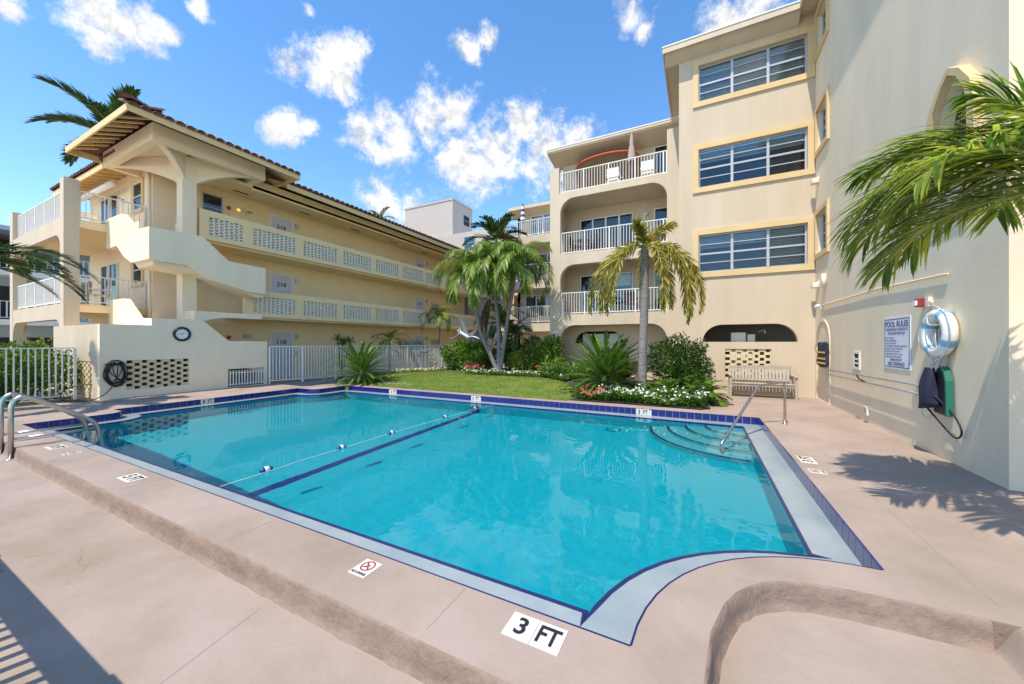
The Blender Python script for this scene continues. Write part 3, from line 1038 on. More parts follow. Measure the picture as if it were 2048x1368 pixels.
def door(y0, z, num, w=.92, h=2.05):
    x = WX + .002
    b = MB(); b.box(x, x + .035, y0, y0 + w, z, z + h)
    d = b.build('door', M['door'], LB)
    b = MB()
    b.box(x, x + .055, y0 - .06, y0, z, z + h + .06); b.box(x, x + .055, y0 + w, y0 + w + .06, z, z + h + .06); b.box(x, x + .055, y0, y0 + w, z + h, z + h + .06)
    b.build('door_frame', M['white'], d)
    text(num, d, (x + .035, y0 + w * .27, z + h - .52), (0, 1, 0), (0, 0, 1), .42, .18, M['ink'])
    MB().tube([(x + .04, y0 + w - .1, z + .98), (x + .1, y0 + w - .1, z + .98), (x + .1, y0 + w - .22, z + .98)], .014, 6).build('door_handle', M['dullsteel'], d)
    b = MB(); b.box(x, x + .07, y0 + w + .2, y0 + w + .32, z + h - .28, z + h - .06)
    b.build('porch_light', M['dullsteel'], LB)


for z, f in ((0, 1), (2.62, 2), (5.22, 3)):
    door(9.6, z, '%d18' % f); door(18.9, z, '%d17' % f)
window(LB, 'x', WX + .05, 7.05, 7.75, 6.35, 7.4, 1, [(.5, .03)], depth=-1, interior=False)
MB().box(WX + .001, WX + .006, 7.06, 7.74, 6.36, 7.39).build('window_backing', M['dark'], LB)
for z in (3.4, .8):
    MB().box(WX + .001, WX + .04, 20.6, 21.4, z, z + 1.0).build('louvre_window', M['dullsteel'], LB)
# walkway lamp, alarm and conduit
b = MB(); b.tube([(WX + .02, 8.35, 7.12), (WX + .2, 8.35, 7.16), (WX + .24, 8.5, 7.1)], .012, 6)
b.build('lamp_arm', M['dullsteel'], LB)
MB().lathe([(.02, 0), (.06, .03), (.07, .06), (.02, .08)], (WX + .22, 8.2, 7.0), 12, (1, 0, .3)).build('wall_lamp', M['bulb'], LB, smooth=True)
MB().lathe([(.03, 0), (.12, -.05), (.13, -.06)], (WX + .25, 8.6, 7.1), 12).build('lamp_shade', M['dullsteel'], LB)
for z in (7.0, 1.75):
    MB().box(WX, WX + .06, 7.9, 8.02, z, z + .13).build('fire_alarm', M['alarmred'], LB)
    MB().tube([(WX + .02, 7.96, z), (WX + .02, 7.96, z - .9)], .012, 6).build('conduit', M['yellow'], LB)
for z in (4.95, 2.35):
    MB().tube([(WX + .02, 7.4, z), (WX + .02, 8.1, z), (WX + .02, 8.5, z - .25), (WX + .1, 8.6, z - .4)], .015, 6).build('conduit', M['yellow'], LB)
    MB().box(WX, WX + .12, 8.5, 8.75, z - .55, z - .42).build('walkway_floodlight', M['dullsteel'], LB)

# main roof: fascia, soffit, slopes, tiles along the eaves
EX, EZ = -14.8, 8.0
roof = MB()
RY0, RX0 = 4.95, -24.6
rid = 9.5
roof.quad((EX, RY0, EZ + .05), (EX, YE + .8, EZ + .05), (-19.7, YE - 4, rid), (-19.7, RY0 + 4.9, rid))
roof.quad((EX, RY0, EZ + .05), (-19.7, RY0 + 4.9, rid), (RX0, RY0, EZ + .05))
roof.quad((RX0, RY0, EZ + .05), (-19.7, RY0 + 4.9, rid), (-19.7, YE - 4, rid), (RX0, YE + .8, EZ + .05))
roof.quad((EX, YE + .8, EZ + .05), (RX0, YE + .8, EZ + .05), (-19.7, YE - 4, rid))
main_roof = roof.build('roof', M['terracotta'], LB)
b = MB(); b.box(EX - .04, EX, 9.0, YE + .8, EZ - .17, EZ + .03); b.box(RX0, -17.5, RY0, RY0 + .04, EZ - .17, EZ + .03)
b.build('fascia', M['wood'], LB)
b = MB(); b.quad((EX, 9.0, EZ - .0), (EX, YE + .8, EZ - .0), (PX - .2, YE + .8, EZ + .2), (PX - .2, 9.0, EZ + .2)); b.quad((RX0, RY0, EZ + .01), (-16, RY0, EZ + .01), (-16, 6, EZ + .22), (RX0, 6, EZ + .22))
b.build('eave_boards', M['wood'], LB)
bt = MB()                                            # barrel tile: half a tapering pipe
for s in range(2):
    for k in range(9):
        a = math.pi * k / 8
        r = .118 - .018 * s
        bt.v.append((-.42 * s, r * math.cos(a), r * math.sin(a) * .9))
for k in range(8):
    bt.f.append((k, k + 1, 9 + k + 1, 9 + k))
bt.f.append(tuple(range(9)))
BT = bt.mesh('roof_tile', M['terracotta'], True)
sl = math.atan2(rid - EZ, 4.9)


def eave_tiles(rf, p, q, z, slope, courses=2, up=None):
    """tiles whose mouths look outward (right of p->q)"""
    p, q = Vector(p), Vector(q)
    d = q - p; L = d.length; d /= L
    out = Vector((d.y, -d.x))
    ang = math.atan2(out.y, out.x)
    k = round(L / .262)
    for i in range(k):
        for c in range(courses):
            s = p + d * ((i + .5) * L / k) - out * (c * .36)
            if rng.random() < .0: continue
            o = link('roof_tile', BT, rf, (s.x + out.x * .05, s.y + out.y * .05, z + c * .36 * math.tan(slope) + .03 + rng.uniform(-.006, .006)))
            o.rotation_mode = 'XYZ'
            o.rotation_euler = (Matrix.Rotation(ang + rng.uniform(-.03, .03), 3, 'Z') @ Matrix.Rotation(slope, 3, 'Y')).to_euler()


eave_tiles(main_roof, (EX, 9.05), (EX, YE + .7), EZ + .04, sl)
eave_tiles(main_roof, (RX0, RY0), (-17.6, RY0), EZ + .04, sl, 1)

# ---- canopy over the stair
CX0, CX1, CY0, CY1 = -18.7, -14.75, 4.9, 8.14
b = MB()
b.box(CX1 - .2, CX1, CY0, CY1, 7.78, 8.3); b.box(CX0, CX1 - .2, CY0, CY0 + .2, 7.78, 8.3)
b.box(CX0, CX1 - .2, CY1 - .2, CY1, 7.78, 8.3); b.box(CX0, CX0 + .2, CY0 + .2, CY1 - .2, 7.78, 8.3)
b.build('canopy_beam', M['pale'], LB)
b = MB(); b.box(CX0 + .2, CX1 - .2, CY0 + .2, CY1 - .2, 8.05, 8.15); b.build('canopy_ceiling', M['pale'], LB)
b = MB(); b.box(-15.98, -15.58, 5.93, 6.33, 0, 7.98); colm = b.build('stair_column', M['pale'], LB)
cc = Vector((-15.78, 6.13, 0))
for ex, ey in ((CX1 - .1, CY0 + .1), (CX1 - .1, CY1 - .1), (CX0 + .1, CY0 + .1), (-17.0, CY1 - .1)):
    e = Vector((ex, ey, 0)) - cc; L = e.length; e /= L; s = Vector((-e.y, e.x, 0)) * .09
    lo = [(.12, 7.0)] + [(.12 + (L - .12) * t, 7.0 + .80 * math.sin(t * math.pi / 2) ** .8) for t in (.1, .2, .35, .5, .65, .8, .92, 1)] 
    hi = [(L, 8.04), (.12, 8.04)]
    pl = lo + hi
    b = MB(); m = len(pl)
    for sg in (-1, 1):
        for u, z in pl:
            b.v.append(tuple(cc + e * u + s * sg + Vector((0, 0, z))))
    for i in range(len(lo) - 1):
        a = i
        top0, top1 = m - 1, m - 2
    tri = tessellate_polygon([[Vector((u, z, 0)) for u, z in pl]])
    for t in tri:
        b.f.append(tuple(t)); b.f.append(tuple(m + i for i in t[::-1]))
    for i in range(m):
        b.f.append((i, (i + 1) % m, m + (i + 1) % m, m + i))
    b.build('canopy_bracket', M['pale'], LB)
EVX0, EVX1, EVY0, EVY1, EVZ = -19.0, -13.95, 4.1, 8.99, 8.03
cp = Vector((-16.4, 6.5, 9.05))
b = MB()
cs = [(EVX0, EVY0), (EVX1, EVY0), (EVX1, EVY1), (EVX0, EVY1)]
for i in range(4):
    a, c = cs[i], cs[(i + 1) % 4]
    b.quad((*a, EVZ + .16), (*c, EVZ + .16), tuple(cp))
can_roof = b.build('canopy_roof', M['terracotta'], LB)
b = MB()
b.box(EVX1 - .04, EVX1, EVY0, EVY1, EVZ - .04, EVZ + .15); b.box(EVX0, EVX1 - .04, EVY0, EVY0 + .04, EVZ - .04, EVZ + .15)
b.box(EVX0, EVX0 + .04, EVY0 + .04, EVY1, EVZ - .04, EVZ + .15); b.box(EVX0 + .04, EVX1 - .04, EVY1 - .04, EVY1, EVZ - .04, EVZ + .15)
b.build('canopy_fascia', M['wood'], LB)
b = MB()
zi = EVZ + .13 + .8 * (9.05 - EVZ) / 2.45
inn = [(CX0, CY0), (CX1, CY0), (CX1, CY1), (CX0, CY1)]
for i in range(4):
    b.quad((*cs[i], EVZ + .13), (*cs[(i + 1) % 4], EVZ + .13), (*inn[(i + 1) % 4], zi), (*inn[i], zi))
b.build('canopy_eave_boards', M['wood'], LB)


def rafter(p, q, zp, zq, w=.045, h=.1):
    p, q = Vector((*p, zp)), Vector((*q, zq))
    d = (q - p); s = Vector((-d.y, d.x, 0)).normalized() * w
    b = MB()
    vs = []
    for e, hh in ((p, h), (q, h)):
        vs += [e - s, e + s, e + s - Vector((0, 0, hh)), e - s - Vector((0, 0, hh))]
    b.add(vs, [(0, 1, 2, 3), (7, 6, 5, 4), (0, 4, 5, 1), (1, 5, 6, 2), (2, 6, 7, 3), (3, 7, 4, 0)])
    b.build('rafter', M['wood'], LB)


for i in range(9):
    x = CX0 + .1 + (CX1 - CX0 - .2) * i / 8
    rafter((x, EVY0 + .04), (x, CY0), EVZ + .12, zi - .01)
for i in range(8):
    y = CY0 + .1 + (CY1 - CY0 - .2) * i / 7
    rafter((EVX1 - .04, y), (CX1, y), EVZ + .12, zi - .01)
rafter((EVX1 - .05, EVY0 + .05), (CX1, CY0), EVZ + .12, zi - .01, .06, .12)
for i in range(13):
    x = -24.2 + i * .5
    rafter((x, RY0 + .05), (x, 5.84), EZ, EZ + .18)
slc = math.atan2(9.05 - EVZ, 2.45)
eave_tiles(can_roof, (EVX1, EVY0), (EVX1, EVY1), EVZ + .10, slc)
eave_tiles(can_roof, (EVX0, EVY0 + .14), (EVX1, EVY0 + .14), EVZ + .06, slc)
hv = cp - Vector((EVX1, EVY0, EVZ + .16)); 
for i in range(9):
    p = Vector((EVX1, EVY0, EVZ + .2)) + hv * (i / 9)
    o = link('ridge_tile', BT, can_roof, p + Vector((.03, -.03, .06)))
    o.rotation_euler = (Matrix.Rotation(math.atan2(-hv.y, -hv.x), 3, 'Z') @ Matrix.Rotation(math.atan2(hv.z, hv.xy.length), 3, 'Y')).to_euler()
    o.scale = (1, 1.2, 1.2)

# ---- the stair: two flights per storey, solid parapets, ground-floor store room with the clock wall
SX = -14.75
for dz, nm in ((0, 'upper'), (-2.77, 'lower')):
    if dz == 0:
        side = [(4.82, 4.13), (5.80, 4.10), (6.38, 3.74), (7.5, 3.47), (8.15, 3.45), (8.15, 4.43), (6.91, 4.47), (6.15, 5.14), (4.82, 5.11)]
        b = MB(); b.prism(side, 'x', SX - .16, SX); b.build('stair_parapet', M['stair'], LB)
    y = 4.82 + (0.0 if dz == 0 else .06)
    front = [(SX - .161, 5.11), (-15.78, 5.15), (-16.8, 5.82), (-18.15, 5.82), (-18.1, 4.8), (-17.25, 4.82), (-16.62, 4.38), (-16.06, 4.14), (SX - .161, 4.13)]
    b = MB(); b.prism([(u, z + dz) for u, z in front], 'y', y, y + .15); b.build('stair_parapet', M['pale'], LB)
    b = MB()
    yz = [(y + .151, 4.135), (6.1, 4.135)]
    for i in range(6):                                 # treads of the flight towards the walkway
        yz += [(6.1 + i * .3, 4.135 - (i + 1) * .11), (6.1 + (i + 1) * .3, 4.135 - (i + 1) * .11)]
    yz += [(8.15, 3.475), (8.15, 3.32), (7.9, 3.31), (6.15, 3.9), (y + .151, 3.98)]
    b.prism([(a_, z + dz) for a_, z in yz], 'x', -15.9, SX - .161)
    xz = [(-15.902, 4.135)]
    for i in range(6):                                 # treads up to the floor
        xz += [(-15.902 - i * .27, 4.135 + (i + 1) * .18), (-15.902 - (i + 1) * .27, 4.135 + (i + 1) * .18)]
    xz += [(-17.522, 4.95), (-15.902, 3.93)]
    b.prism([(a_, z + dz) for a_, z in xz], 'y', y + .151, 6.05)
    b.build('stair_flight', M['pale'], LB)
# landing between stair and second-floor walkway
b = MB()
b.prism([(6.0, 2.66), (6.0, 1.95), (6.06, 2.12), (6.2, 2.28), (6.45, 2.40), (6.8, 2.47), (7.2, 2.49), (8.12, 2.49), (8.12, 2.66)], 'x', PX - .15, -14.93)
b.build('stair_landing', M['pale'], LB)

b = MB(); b.box(-16.3, -16.15, 6.0, 6.12, 5.2, 5.75); b.build('inner_newel', M['pale'], LB)
LAT = rect(4.33, 5.79, .23, 1.08)
clockwall = [(3.80, -.05), (8.2, -.05), (8.2, 1.64), (6.92, 1.65), (6.15, 2.35), (4.88, 2.34), (4.88, 2.12), (3.80, 2.12)]
notch = rect(6.9, 8.1, .02, .66)
b = MB(); b.prism(clockwall, 'x', SX - .16, SX, holes=[LAT[::-1], notch[::-1]])
cw = b.build('stair_wall', M['pale'], LB)
LAT2 = rect(-17.85, -15.35, .2, 1.06)
b = MB(); b.prism(rect(-18.75, SX - .161, -.05, 2.12), 'y', 3.80, 3.84, holes=[LAT2[::-1]])
cw2 = b.build('store_wall', M['cream'], LB)
b = MB(); b.box(-18.7, SX - .161, 3.841, 4.88, 2.0, 2.1); b.build('store_roof', M['pale'], LB)
b = MB(); b.box(-18.74, -18.7, 3.841, 5.2, 0, 2.0); b.box(-18.5, -15.3, 5.2, 5.25, 0, 1.9); b.box(-15.35, -15.3, 4.2, 8.1, 0, 1.3); b.build('store_partition', M['dim'], LB)
BR = {}


def brick_screen(parent, ax, plane, t, u0, u1, z0, z1, rows, pitch, bwid):
    rh = (z1 - z0) / rows
    key = (ax, bwid, round(rh, 4), t)
    if key not in BR:
        m = MB()
        if ax == 'x': m.box(-t, 0, -bwid / 2, bwid / 2, -rh / 2 + .002, rh / 2 - .002)
        else: m.box(-bwid / 2, bwid / 2, 0, t, -rh / 2 + .002, rh / 2 - .002)
        BR[key] = m.mesh('brick', M['brick'])
    k = math.ceil((u1 - u0) / pitch) + 1
    for j in range(rows):
        for i in range(-1, k):
            u = u0 + (i + (.5 if j % 2 else 0)) * pitch + pitch * .25
            a, c = max(u0, u - bwid / 2), min(u1, u + bwid / 2)
            if c - a < .03: continue
            z = z0 + (j + .5) * rh
            m = (a + c) / 2
            dd = rng.uniform(-.004, .004)
            o = link('brick', BR[key], parent, (plane + dd, m, z) if ax == 'x' else (m, plane + dd, z))
            sc = (c - a) / bwid
            o.scale = (1, sc, 1) if ax == 'x' else (sc, 1, 1)


brick_screen(cw, 'x', SX - .03, .1, 4.33, 5.79, .23, 1.08, 10, .325, .205)
brick_screen(cw2, 'y', 3.82, .1, -17.85, -15.35, .2, 1.06, 10, .325, .205)

# ---- balconies at the end of the left building
BX, BY = -18.0, 3.85
b = MB(); b.box(BX - .35, BX, BY, BY + .34, 0, 6.9); b.build('balcony_column', M['cream'], LB)
b = MB(); b.box(-24.45, -24.05, BY, BY + .34, 0, 6.75); b.build('balcony_column', M['cream'], LB)
for zb, zr, zt in ((5.63, 5.66, 6.6), (2.86, 2.89, 3.83)):
    op = rr_open(-24.05, BX - .36, zb - 1.6, zb - .5, .5)
    b = MB(); b.prism([(-24.049, zb - 1.6), (-24.049, zb), (BX - .351, zb), (BX - .351, zb - 1.6)] + arc(BX - .86, zb - 1.0, .5, 0, 90, 8) + arc(-23.54, zb - 1.0, .5, 90, 180, 8), 'y', BY + .01, BY + .26)
    b.build('balcony_arch', M['cream'], LB)
    b = MB(); b.box(-24.05, BX - .01, BY + .27, 5.835, zb - .2, zb - .03); b.box(BX - .2, BX - .02, BY + .341, 5.835, zb - .26, zb)
    b.build('balcony_slab', M['yellow'], LB)
    railing((-24.04, BY + .14), (BX - .37, BY + .14), zr, zt, LB, 'balcony_railing', pitch=.115, pw=.034)
    railing((BX - .1, BY + .36), (BX - .1, 5.8), zr, zt, LB, 'balcony_railing', pitch=.14, material=M['white'])
for z in (2.85, 5.62):
    surround(LB, 'y', 5.84, -19.2, -18.4, z + .95, z + 2.0, w=.12)
    window(LB, 'y', 5.80, -19.2, -18.4, z + .95, z + 2.0, 1, [(.5, .03)], depth=1, interior=False, material=M['white'])
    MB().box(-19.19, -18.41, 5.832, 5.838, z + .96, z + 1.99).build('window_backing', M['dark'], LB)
    b = window(LB, 'y', 5.79, -22.4, -20.6, z + .02, z + 1.95, 2, [], depth=1, interior=False, material=M['white'])
    MB().box(-22.39, -20.61, 5.832, 5.838, z + .03, z + 1.94).build('window_backing', M['dark'], LB)
MB().tube([(-23.0, 5.4, 7.6), (-19.6, 5.4, 7.6)], .11, 10).build('awning_cassette', M['white'], LB, smooth=True)
MB().tube([(-17.72, 5.8, 7.9), (-17.72, 5.8, .1)], .045, 8).build('downpipe', M['pale'], LB, smooth=True)
b = MB(); b.lathe([(.02, .16), (.1, .1), (.07, .09), (.06, -.05), (.03, -.08)], (-20.1, 5.55, 7.1), 8); b.tube([(-20.1, 5.83, 7.2), (-20.1, 5.55, 7.26)], .015, 6)
b.build('lantern', M['bronze'], LB)

# ================================================================== RIGHT BUILDING
RB = thing('courtyard_apartment_building', (0, 15, 0), 'tall cream apartment building with arched balconies and a big blank wall beside the pool deck', 'building')
FY, RX = 13.35, 3.0
win_z = [(3.87, 5.08), (6.63, 7.86), (9.42, 10.58)]
arch_hole = [(.12, 1.62), (2.6, 1.62)] + arc(2.05, 1.62, .55, 0, 90, 10)[1:] + arc(.67, 1.62, .55, 90, 180, 10)[:-1]
lat_hole = rect(.75, 1.96, .42, 1.40)
b = MB()
b.prism(rect(-.58, 3.2, -.2, 11.12), 'y', FY, FY + .22, holes=[rect(0, 2.82, a, c)[::-1] for a, c in win_z] + [arch_hole[::-1], lat_hole[::-1]])
fw_ = b.build('front_wall', M['cream'], RB)
brick_screen(fw_, 'y', FY + .03, .1, .75, 1.96, .42, 1.40, 11, .30, .19)
b = MB(); b.box(-.55, 3.0, FY + 1.6, FY + 1.65, 0, 2.5); b.box(-.55, 3.2, FY + .23, FY + 1.6, 2.5, 2.55); b.build('store_interior', M['dim'], RB)
b = MB(); b.box(.95, 1.35, FY + .5, FY + .9, .9, 1.92); b.box(1.4, 1.6, FY + .5, FY + .8, .9, 1.86); b.build('stored_cabinet', M['white'], RB)
b = MB(); b.tube([(1.72, FY + .7, 1.95), (1.86, FY + .7, 2.0), (1.9, FY + .7, 1.9)], .03, 8); b.build('store_lamp', M['dullsteel'], RB)
# three big windows with shades
shade = [[(.62, M['blind'], 9)] * 3, [(.3, M['blind'], 5), (.32, M['blind'], 5), (.3, M['blind'], 5)], [(.34, M['blind'], 6), (.3, M['blind'], 5), (1.0, M['blind'], 15)]]
shade_top = [(.95, M['blind'], 15), (.93, M['blind'], 15), (.9, M['blind'], 14)]
for (a, c), bl in zip(win_z, (shade[2], shade[1], shade_top)):
    surround(RB, 'y', FY, 0, 2.82, a, c, w=.17)
    window(RB, 'y', FY + .07, .001, 2.819, a + .001, c - .001, 3, [(.26, .025), (.5, .055), (.75, .025)], blinds=bl)
b = slat_mesh(.88, 9, 6.68, 7.2, M['bamboo'], 'y', FY + .25, 1.9); b.build('brown_blind', M['bamboo'], RB)
# the long wall beside the deck
pw = [(7.42, 3.7), (7.42, 4.5), (7.3, 4.82), (7.06, 5.08), (6.86, 5.2), (6.62, 5.05), (6.42, 4.8), (6.34, 4.5), (6.34, 3.7)]
pwin = [(6.88 + (y - 6.88) * .76, 3.82 + (z - 3.7) * .86) for y, z in pw]
sidew = [(4.08, 5.18), (6.98, 8.1), (9.75, 10.8)]
side_holes = [rect(12.18, 13.12, a, c) for a, c in sidew] + [pwin]
niche = [(11.84, 0.02), (13.2, .02), (13.2, 1.55)] + arc(12.52, 1.55, .68, 0, 180, 14)[1:]
b = MB()
b.prism(rect(5.98, FY - .001, -.2, 11.12), 'x', RX, RX + .25, holes=[h[::-1] for h in side_holes])
side = b.build('side_wall', M['cream_grey'], RB)
b = MB(); b.box(RX + .251, 12, 5.981, 6.2, -.2, 11.12); b.build('return_wall', M['cream'], RB)
for a, c in sidew:
    o = rect(12.06, 13.24, a - .13, c + .13)
    b = MB(); b.prism(o, 'x', RX - .055, RX + .002, holes=[rect(12.18, 13.12, a, c)[::-1]]); b.build('window_surround', M['trim'], RB)
    window(RB, 'x', RX + .1, 12.181, 13.119, a + .001, c - .001, 1, [(.25, .02), (.5, .04), (.75, .02)], depth=1, blinds=[(.9, M['blind'], 12)])
b = MB(); b.prism(pw[::-1], 'x', RX - .10, RX + .002, holes=[pwin]); b.build('pointed_window_surround', M['trim'], RB)
o_ = MB(); o_.prism(pwin[::-1], 'x', RX + .14, RX + .15); pg_ = o_.build('pointed_window_pane', M['glass'], RB)
b = MB()
b.box(RX + .10, RX + .16, 6.86, 6.91, 3.83, 5.08); b.box(RX + .10, RX + .16, 6.45, 7.3, 4.28, 4.32)
b.build('pointed_window_bars', M['alu'], RB)
MB().box(RX + .4, RX + .42, 6.2, 7.6, 3.5, 5.3).build('room_interior', M['dark'], RB)
b = MB(); b.prism([(12.0, 0.0), (13.2, .0), (13.2, 1.62)] + arc(12.6, 1.62, .6, 0, 180, 14)[1:], 'x', RX - .02, RX + .001, holes=[([(12.06, .02), (13.14, .02), (13.14, 1.62)] + arc(12.6, 1.62, .54, 0, 180, 14)[1:])[::-1]])
b.build('blind_arch', M['cream_grey'], RB)
# roof edge
b = MB()
b.prism([(-1.0, 12.95), (2.6, 12.95), (2.6, 5.4), (12, 5.4), (12, 20), (-1.0, 20)], 'z', 11.12, 11.2)
b.build('roof', M['cream'], RB)
b = MB()
b.prism([(-1.05, 12.9), (2.55, 12.9), (2.55, 5.35), (2.6, 5.35), (2.6, 12.95), (-1.0, 12.95), (-1.0, 20), (-1.05, 20)], 'z', 11.06, 11.26)
b.build('fascia', M['cream'], RB)
b = MB(); b.prism([(12.951, 11.1), (FY, 10.86), (FY, 11.1)], 'x', -.99, 2.6); b.build('eave_cove', M['cream'], RB)
b = MB(); b.box(-1.06, 2.55, 12.88, 12.9, 11.24, 11.275); b.build('roof_edge_flashing', M['white'], RB)
b = MB(); b.box(-.575, -.4, FY + .22, 17.3, -.2, 11.1); b.build('block_side_wall', M['cream'], RB)

# ---- arched balconies
BYf, BYb = 15.5, 17.3
outer = [(-5.99, -.2), (-.4, -.2), (-.4, 9.95), (-1.1, 9.95), (-1.1, 8.25), (-5.56, 8.25), (-5.56, 9.42), (-5.99, 9.42)]
ops = [rr_open(-5.5, -1.1, 0.0, 2.36, .62), rr_open(-5.5, -1.1, 2.84, 5.03, .62), rr_open(-5.5, -1.1, 5.53, 7.98, .62)]
b = MB(); b.prism(outer, 'y', BYf, BYf + .25, holes=[o[::-1] for o in ops]); b.build('balcony_front', M['cream'], RB)
b = MB()
for z in (2.84, 5.53, 8.25):
    b.box(-5.98, -.6, BYf + .251, BYb, z - .24, z - .03)
b.build('balcony_slab', M['cream'], RB)
b = MB(); b.box(-5.99, -.58, BYb, BYb + .2, -.2, 10.7); b.build('balcony_back_wall', M['cream'], RB)
b = MB(); b.prism([(BYf + .25, 8.0), (BYb, 8.0), (BYb, 2.6), (BYb - .45, 2.6), (BYb - .45, 0), (BYb - .9, 0), (BYf + .25, 0)] , 'x', -5.985, -5.98)
b = MB()
for z0, z1 in ((0, 2.6), (2.84, 5.3), (5.53, 8.0)):
    b.prism([(BYb, z0), (BYb, z1), (BYf + .25, z1), (BYf + .25, z1 - .35), (BYb - .9, z1 - .6), (BYb - .6, z1 - 1.1), (BYb - .45, z0)], 'x', -5.97, -5.8)
b.build('balcony_side_wall', M['cream'], RB)
for z in (2.84, 5.53):
    railing((-5.48, BYf + .12), (-1.12, BYf + .12), z, z + .98, RB, 'balcony_railing', pitch=.118)
railing((-5.54, BYf + .12), (-1.12, BYf + .12), 8.26, 9.2, RB, 'balcony_railing', pitch=.118)
railing((-5.8, BYf + .3), (-5.8, BYb - .02), 8.26, 9.2, RB, 'balcony_railing', pitch=.14)
for z in (2.84, 5.53, 8.25):
    window(RB, 'y', BYb - .06, -5.1, -2.65, z + .0, z + 1.98, 4 if z > 3 else 2, [], depth=1, interior=False, material=M['white'])
    MB().box(-5.09, -2.66, BYb - .012, BYb - .004, z + .01, z + 1.97).build('window_backing', M['dark'], RB)
    window(RB, 'y', BYb - .06, -1.75, -.62, z + .0, z + 2.0, 1, [], depth=1, interior=False, material=M['white'])
    MB().box(-1.74, -.63, BYb - .012, BYb - .004, z + .01, z + 1.99).build('window_backing', M['dark'], RB)
MB().box(-3.9, -2.75, BYb - .03, BYb - .02, 4.2, 4.78).build('window_shade', M['blind'], RB)
MB().lathe([(.09, 0), (.09, .05), (.05, .09)], (-2.1, BYb - .09, 7.35), 12, (0, 1, 0)).build('balcony_lamp', M['dullsteel'], RB)
ah = [(-5.15, 1.56), (-2.95, 1.56)] + arc(-3.5, 1.56, .55, 0, 90, 8)[1:] + arc(-4.6, 1.56, .55, 90, 180, 8)[:-1]
b = MB(); b.prism(rect(-5.79, -.6, 0, 2.6), 'y', 16.6, 16.75, holes=[ah[::-1]]); b.build('ground_floor_wall', M['cream'], RB)
b = MB(); b.box(-5.3, -2.7, 16.8, 16.84, 1.4, 1.52)
for x in (-4.65, -4.0, -3.4):
    b.box(x - .25, x + .2, 17.0, 17.02, 1.4, 2.0)
b.build('utility_curtain', M['white'], RB)
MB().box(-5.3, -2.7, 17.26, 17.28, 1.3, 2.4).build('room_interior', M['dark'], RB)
# eave over the top balcony
b = MB(); b.prism([(16.2, 10.52), (16.2, 10.68), (17.6, 10.85), (17.6, 10.3), (17.29, 10.3)], 'x', -6.4, -.58); b.build('balcony_eave', M['cream'], RB)
MB().box(-6.42, -.58, 16.17, 16.199, 10.58, 10.72).build('balcony_fascia', M['cream'], RB)
MB().box(-6.43, -.58, 16.155, 16.17, 10.69, 10.735).build('roof_edge_flashing', M['white'], RB)
# awning: brown canvas with a red rounded rim
aw = []
for i in range(15):
    a = math.pi * i / 14
    aw.append((-3.75 - 1.45 * math.cos(a) * 1.0, math.sin(a) ** .45))
b = MB()
for i, (x, k) in enumerate(aw):
    b.v += [(x, 17.28, 9.0), (x, 17.27 - .85 * k, 9.62 + .0 + .38 * k), (x, 17.29, 9.62 + .50 * k)]
for i in range(len(aw) - 1):
    a = i * 3
    b.f += [(a, a + 1, a + 4, a + 3), (a + 1, a + 2, a + 5, a + 4)]
b.build('awning', M['awningbrown'], RB)
b = MB()
b.tube([(x, 17.26 - .87 * k, 9.63 + .40 * k) for x, k in aw], .045, 6); b.build('awning_rim', M['awningred'], RB, smooth=True)

# ================================================================== FAR WING behind the palms
FW = thing('rear_balcony_wing', (-9, 22, 0), 'cream rear wing with balconies seen behind the palm cluster', 'building')
b = MB(); b.box(-11.0, -5.0, 22.4, 22.6, -.2, 10.2); b.box(-11.0, -10.8, 22.4, 27, -.2, 10.2); b.build('wall', M['cream'], FW)
b = MB(); b.box(-11.69, -11.3, 21, 21.3, 0, 9.5); b.build('column', M['cream'], FW)
for z in (2.8, 5.5, 8.3):
    b = MB(); b.box(-11.3, -5, 21, 22.4, z - .5, z); b.build('balcony_slab', M['cream'], FW)
    railing((-11.28, 21.1), (-5.4, 21.1), z + .06, z + 1.06, FW, 'balcony_railing', pitch=.13, pw=.025)
    if z < 8:
        window(FW, 'y', 22.33, -10.4, -6.4, z + .5, z + 1.95, 5, [(.5, .03)], depth=1, interior=False, material=M['white'])
        MB().box(-10.39, -6.41, 22.388, 22.394, z + .51, z + 1.94).build('window_backing', M['dark'], FW)
    else:
        window(FW, 'y', 22.33, -10.0, -5.6, z + .4, z + 1.75, 5, [(.62, .03)], depth=1, interior=False, material=M['white'])
        MB().box(-9.99, -5.61, 22.388, 22.394, z + .41, z + 1.74).build('window_backing', M['blind'], FW)
b = MB(); b.prism([(21.6, 10.35), (21.6, 10.55), (22.6, 10.75), (22.6, 10.05), (22.39, 10.05)], 'x', -11.3, -5.0); b.build('eave', M['cream'], FW)

# walkway link between the two wings
LK = thing('walkway_link', (-13, 25, 0), 'shaded orange walkway block between the left building and the rear wing', 'building')
b = MB(); b.box(-15.7, -10.5, 26.6, 26.8, 0, 9.0); b.build('wall', M['orange'], LK)
b = MB()
for x in (-14.9, -12.9):
    b.box(x, x + .35, 24.9, 25.2, 0, 9.2)
b.build('pier', M['cream'], LK)
for z in (2.7, 5.4, 8.1):
    b = MB(); b.box(-15.6, -10.6, 24.95, 26.6, z - .2, z); b.box(-15.6, -10.6, 24.95, 25.1, z, z + .95); b.build('walkway_parapet', M['cream'], LK)
b = MB(); b.box(-16.2, -10.5, 24.6, 27, 9.2, 9.4); b.build('roof', M['cream'], LK)

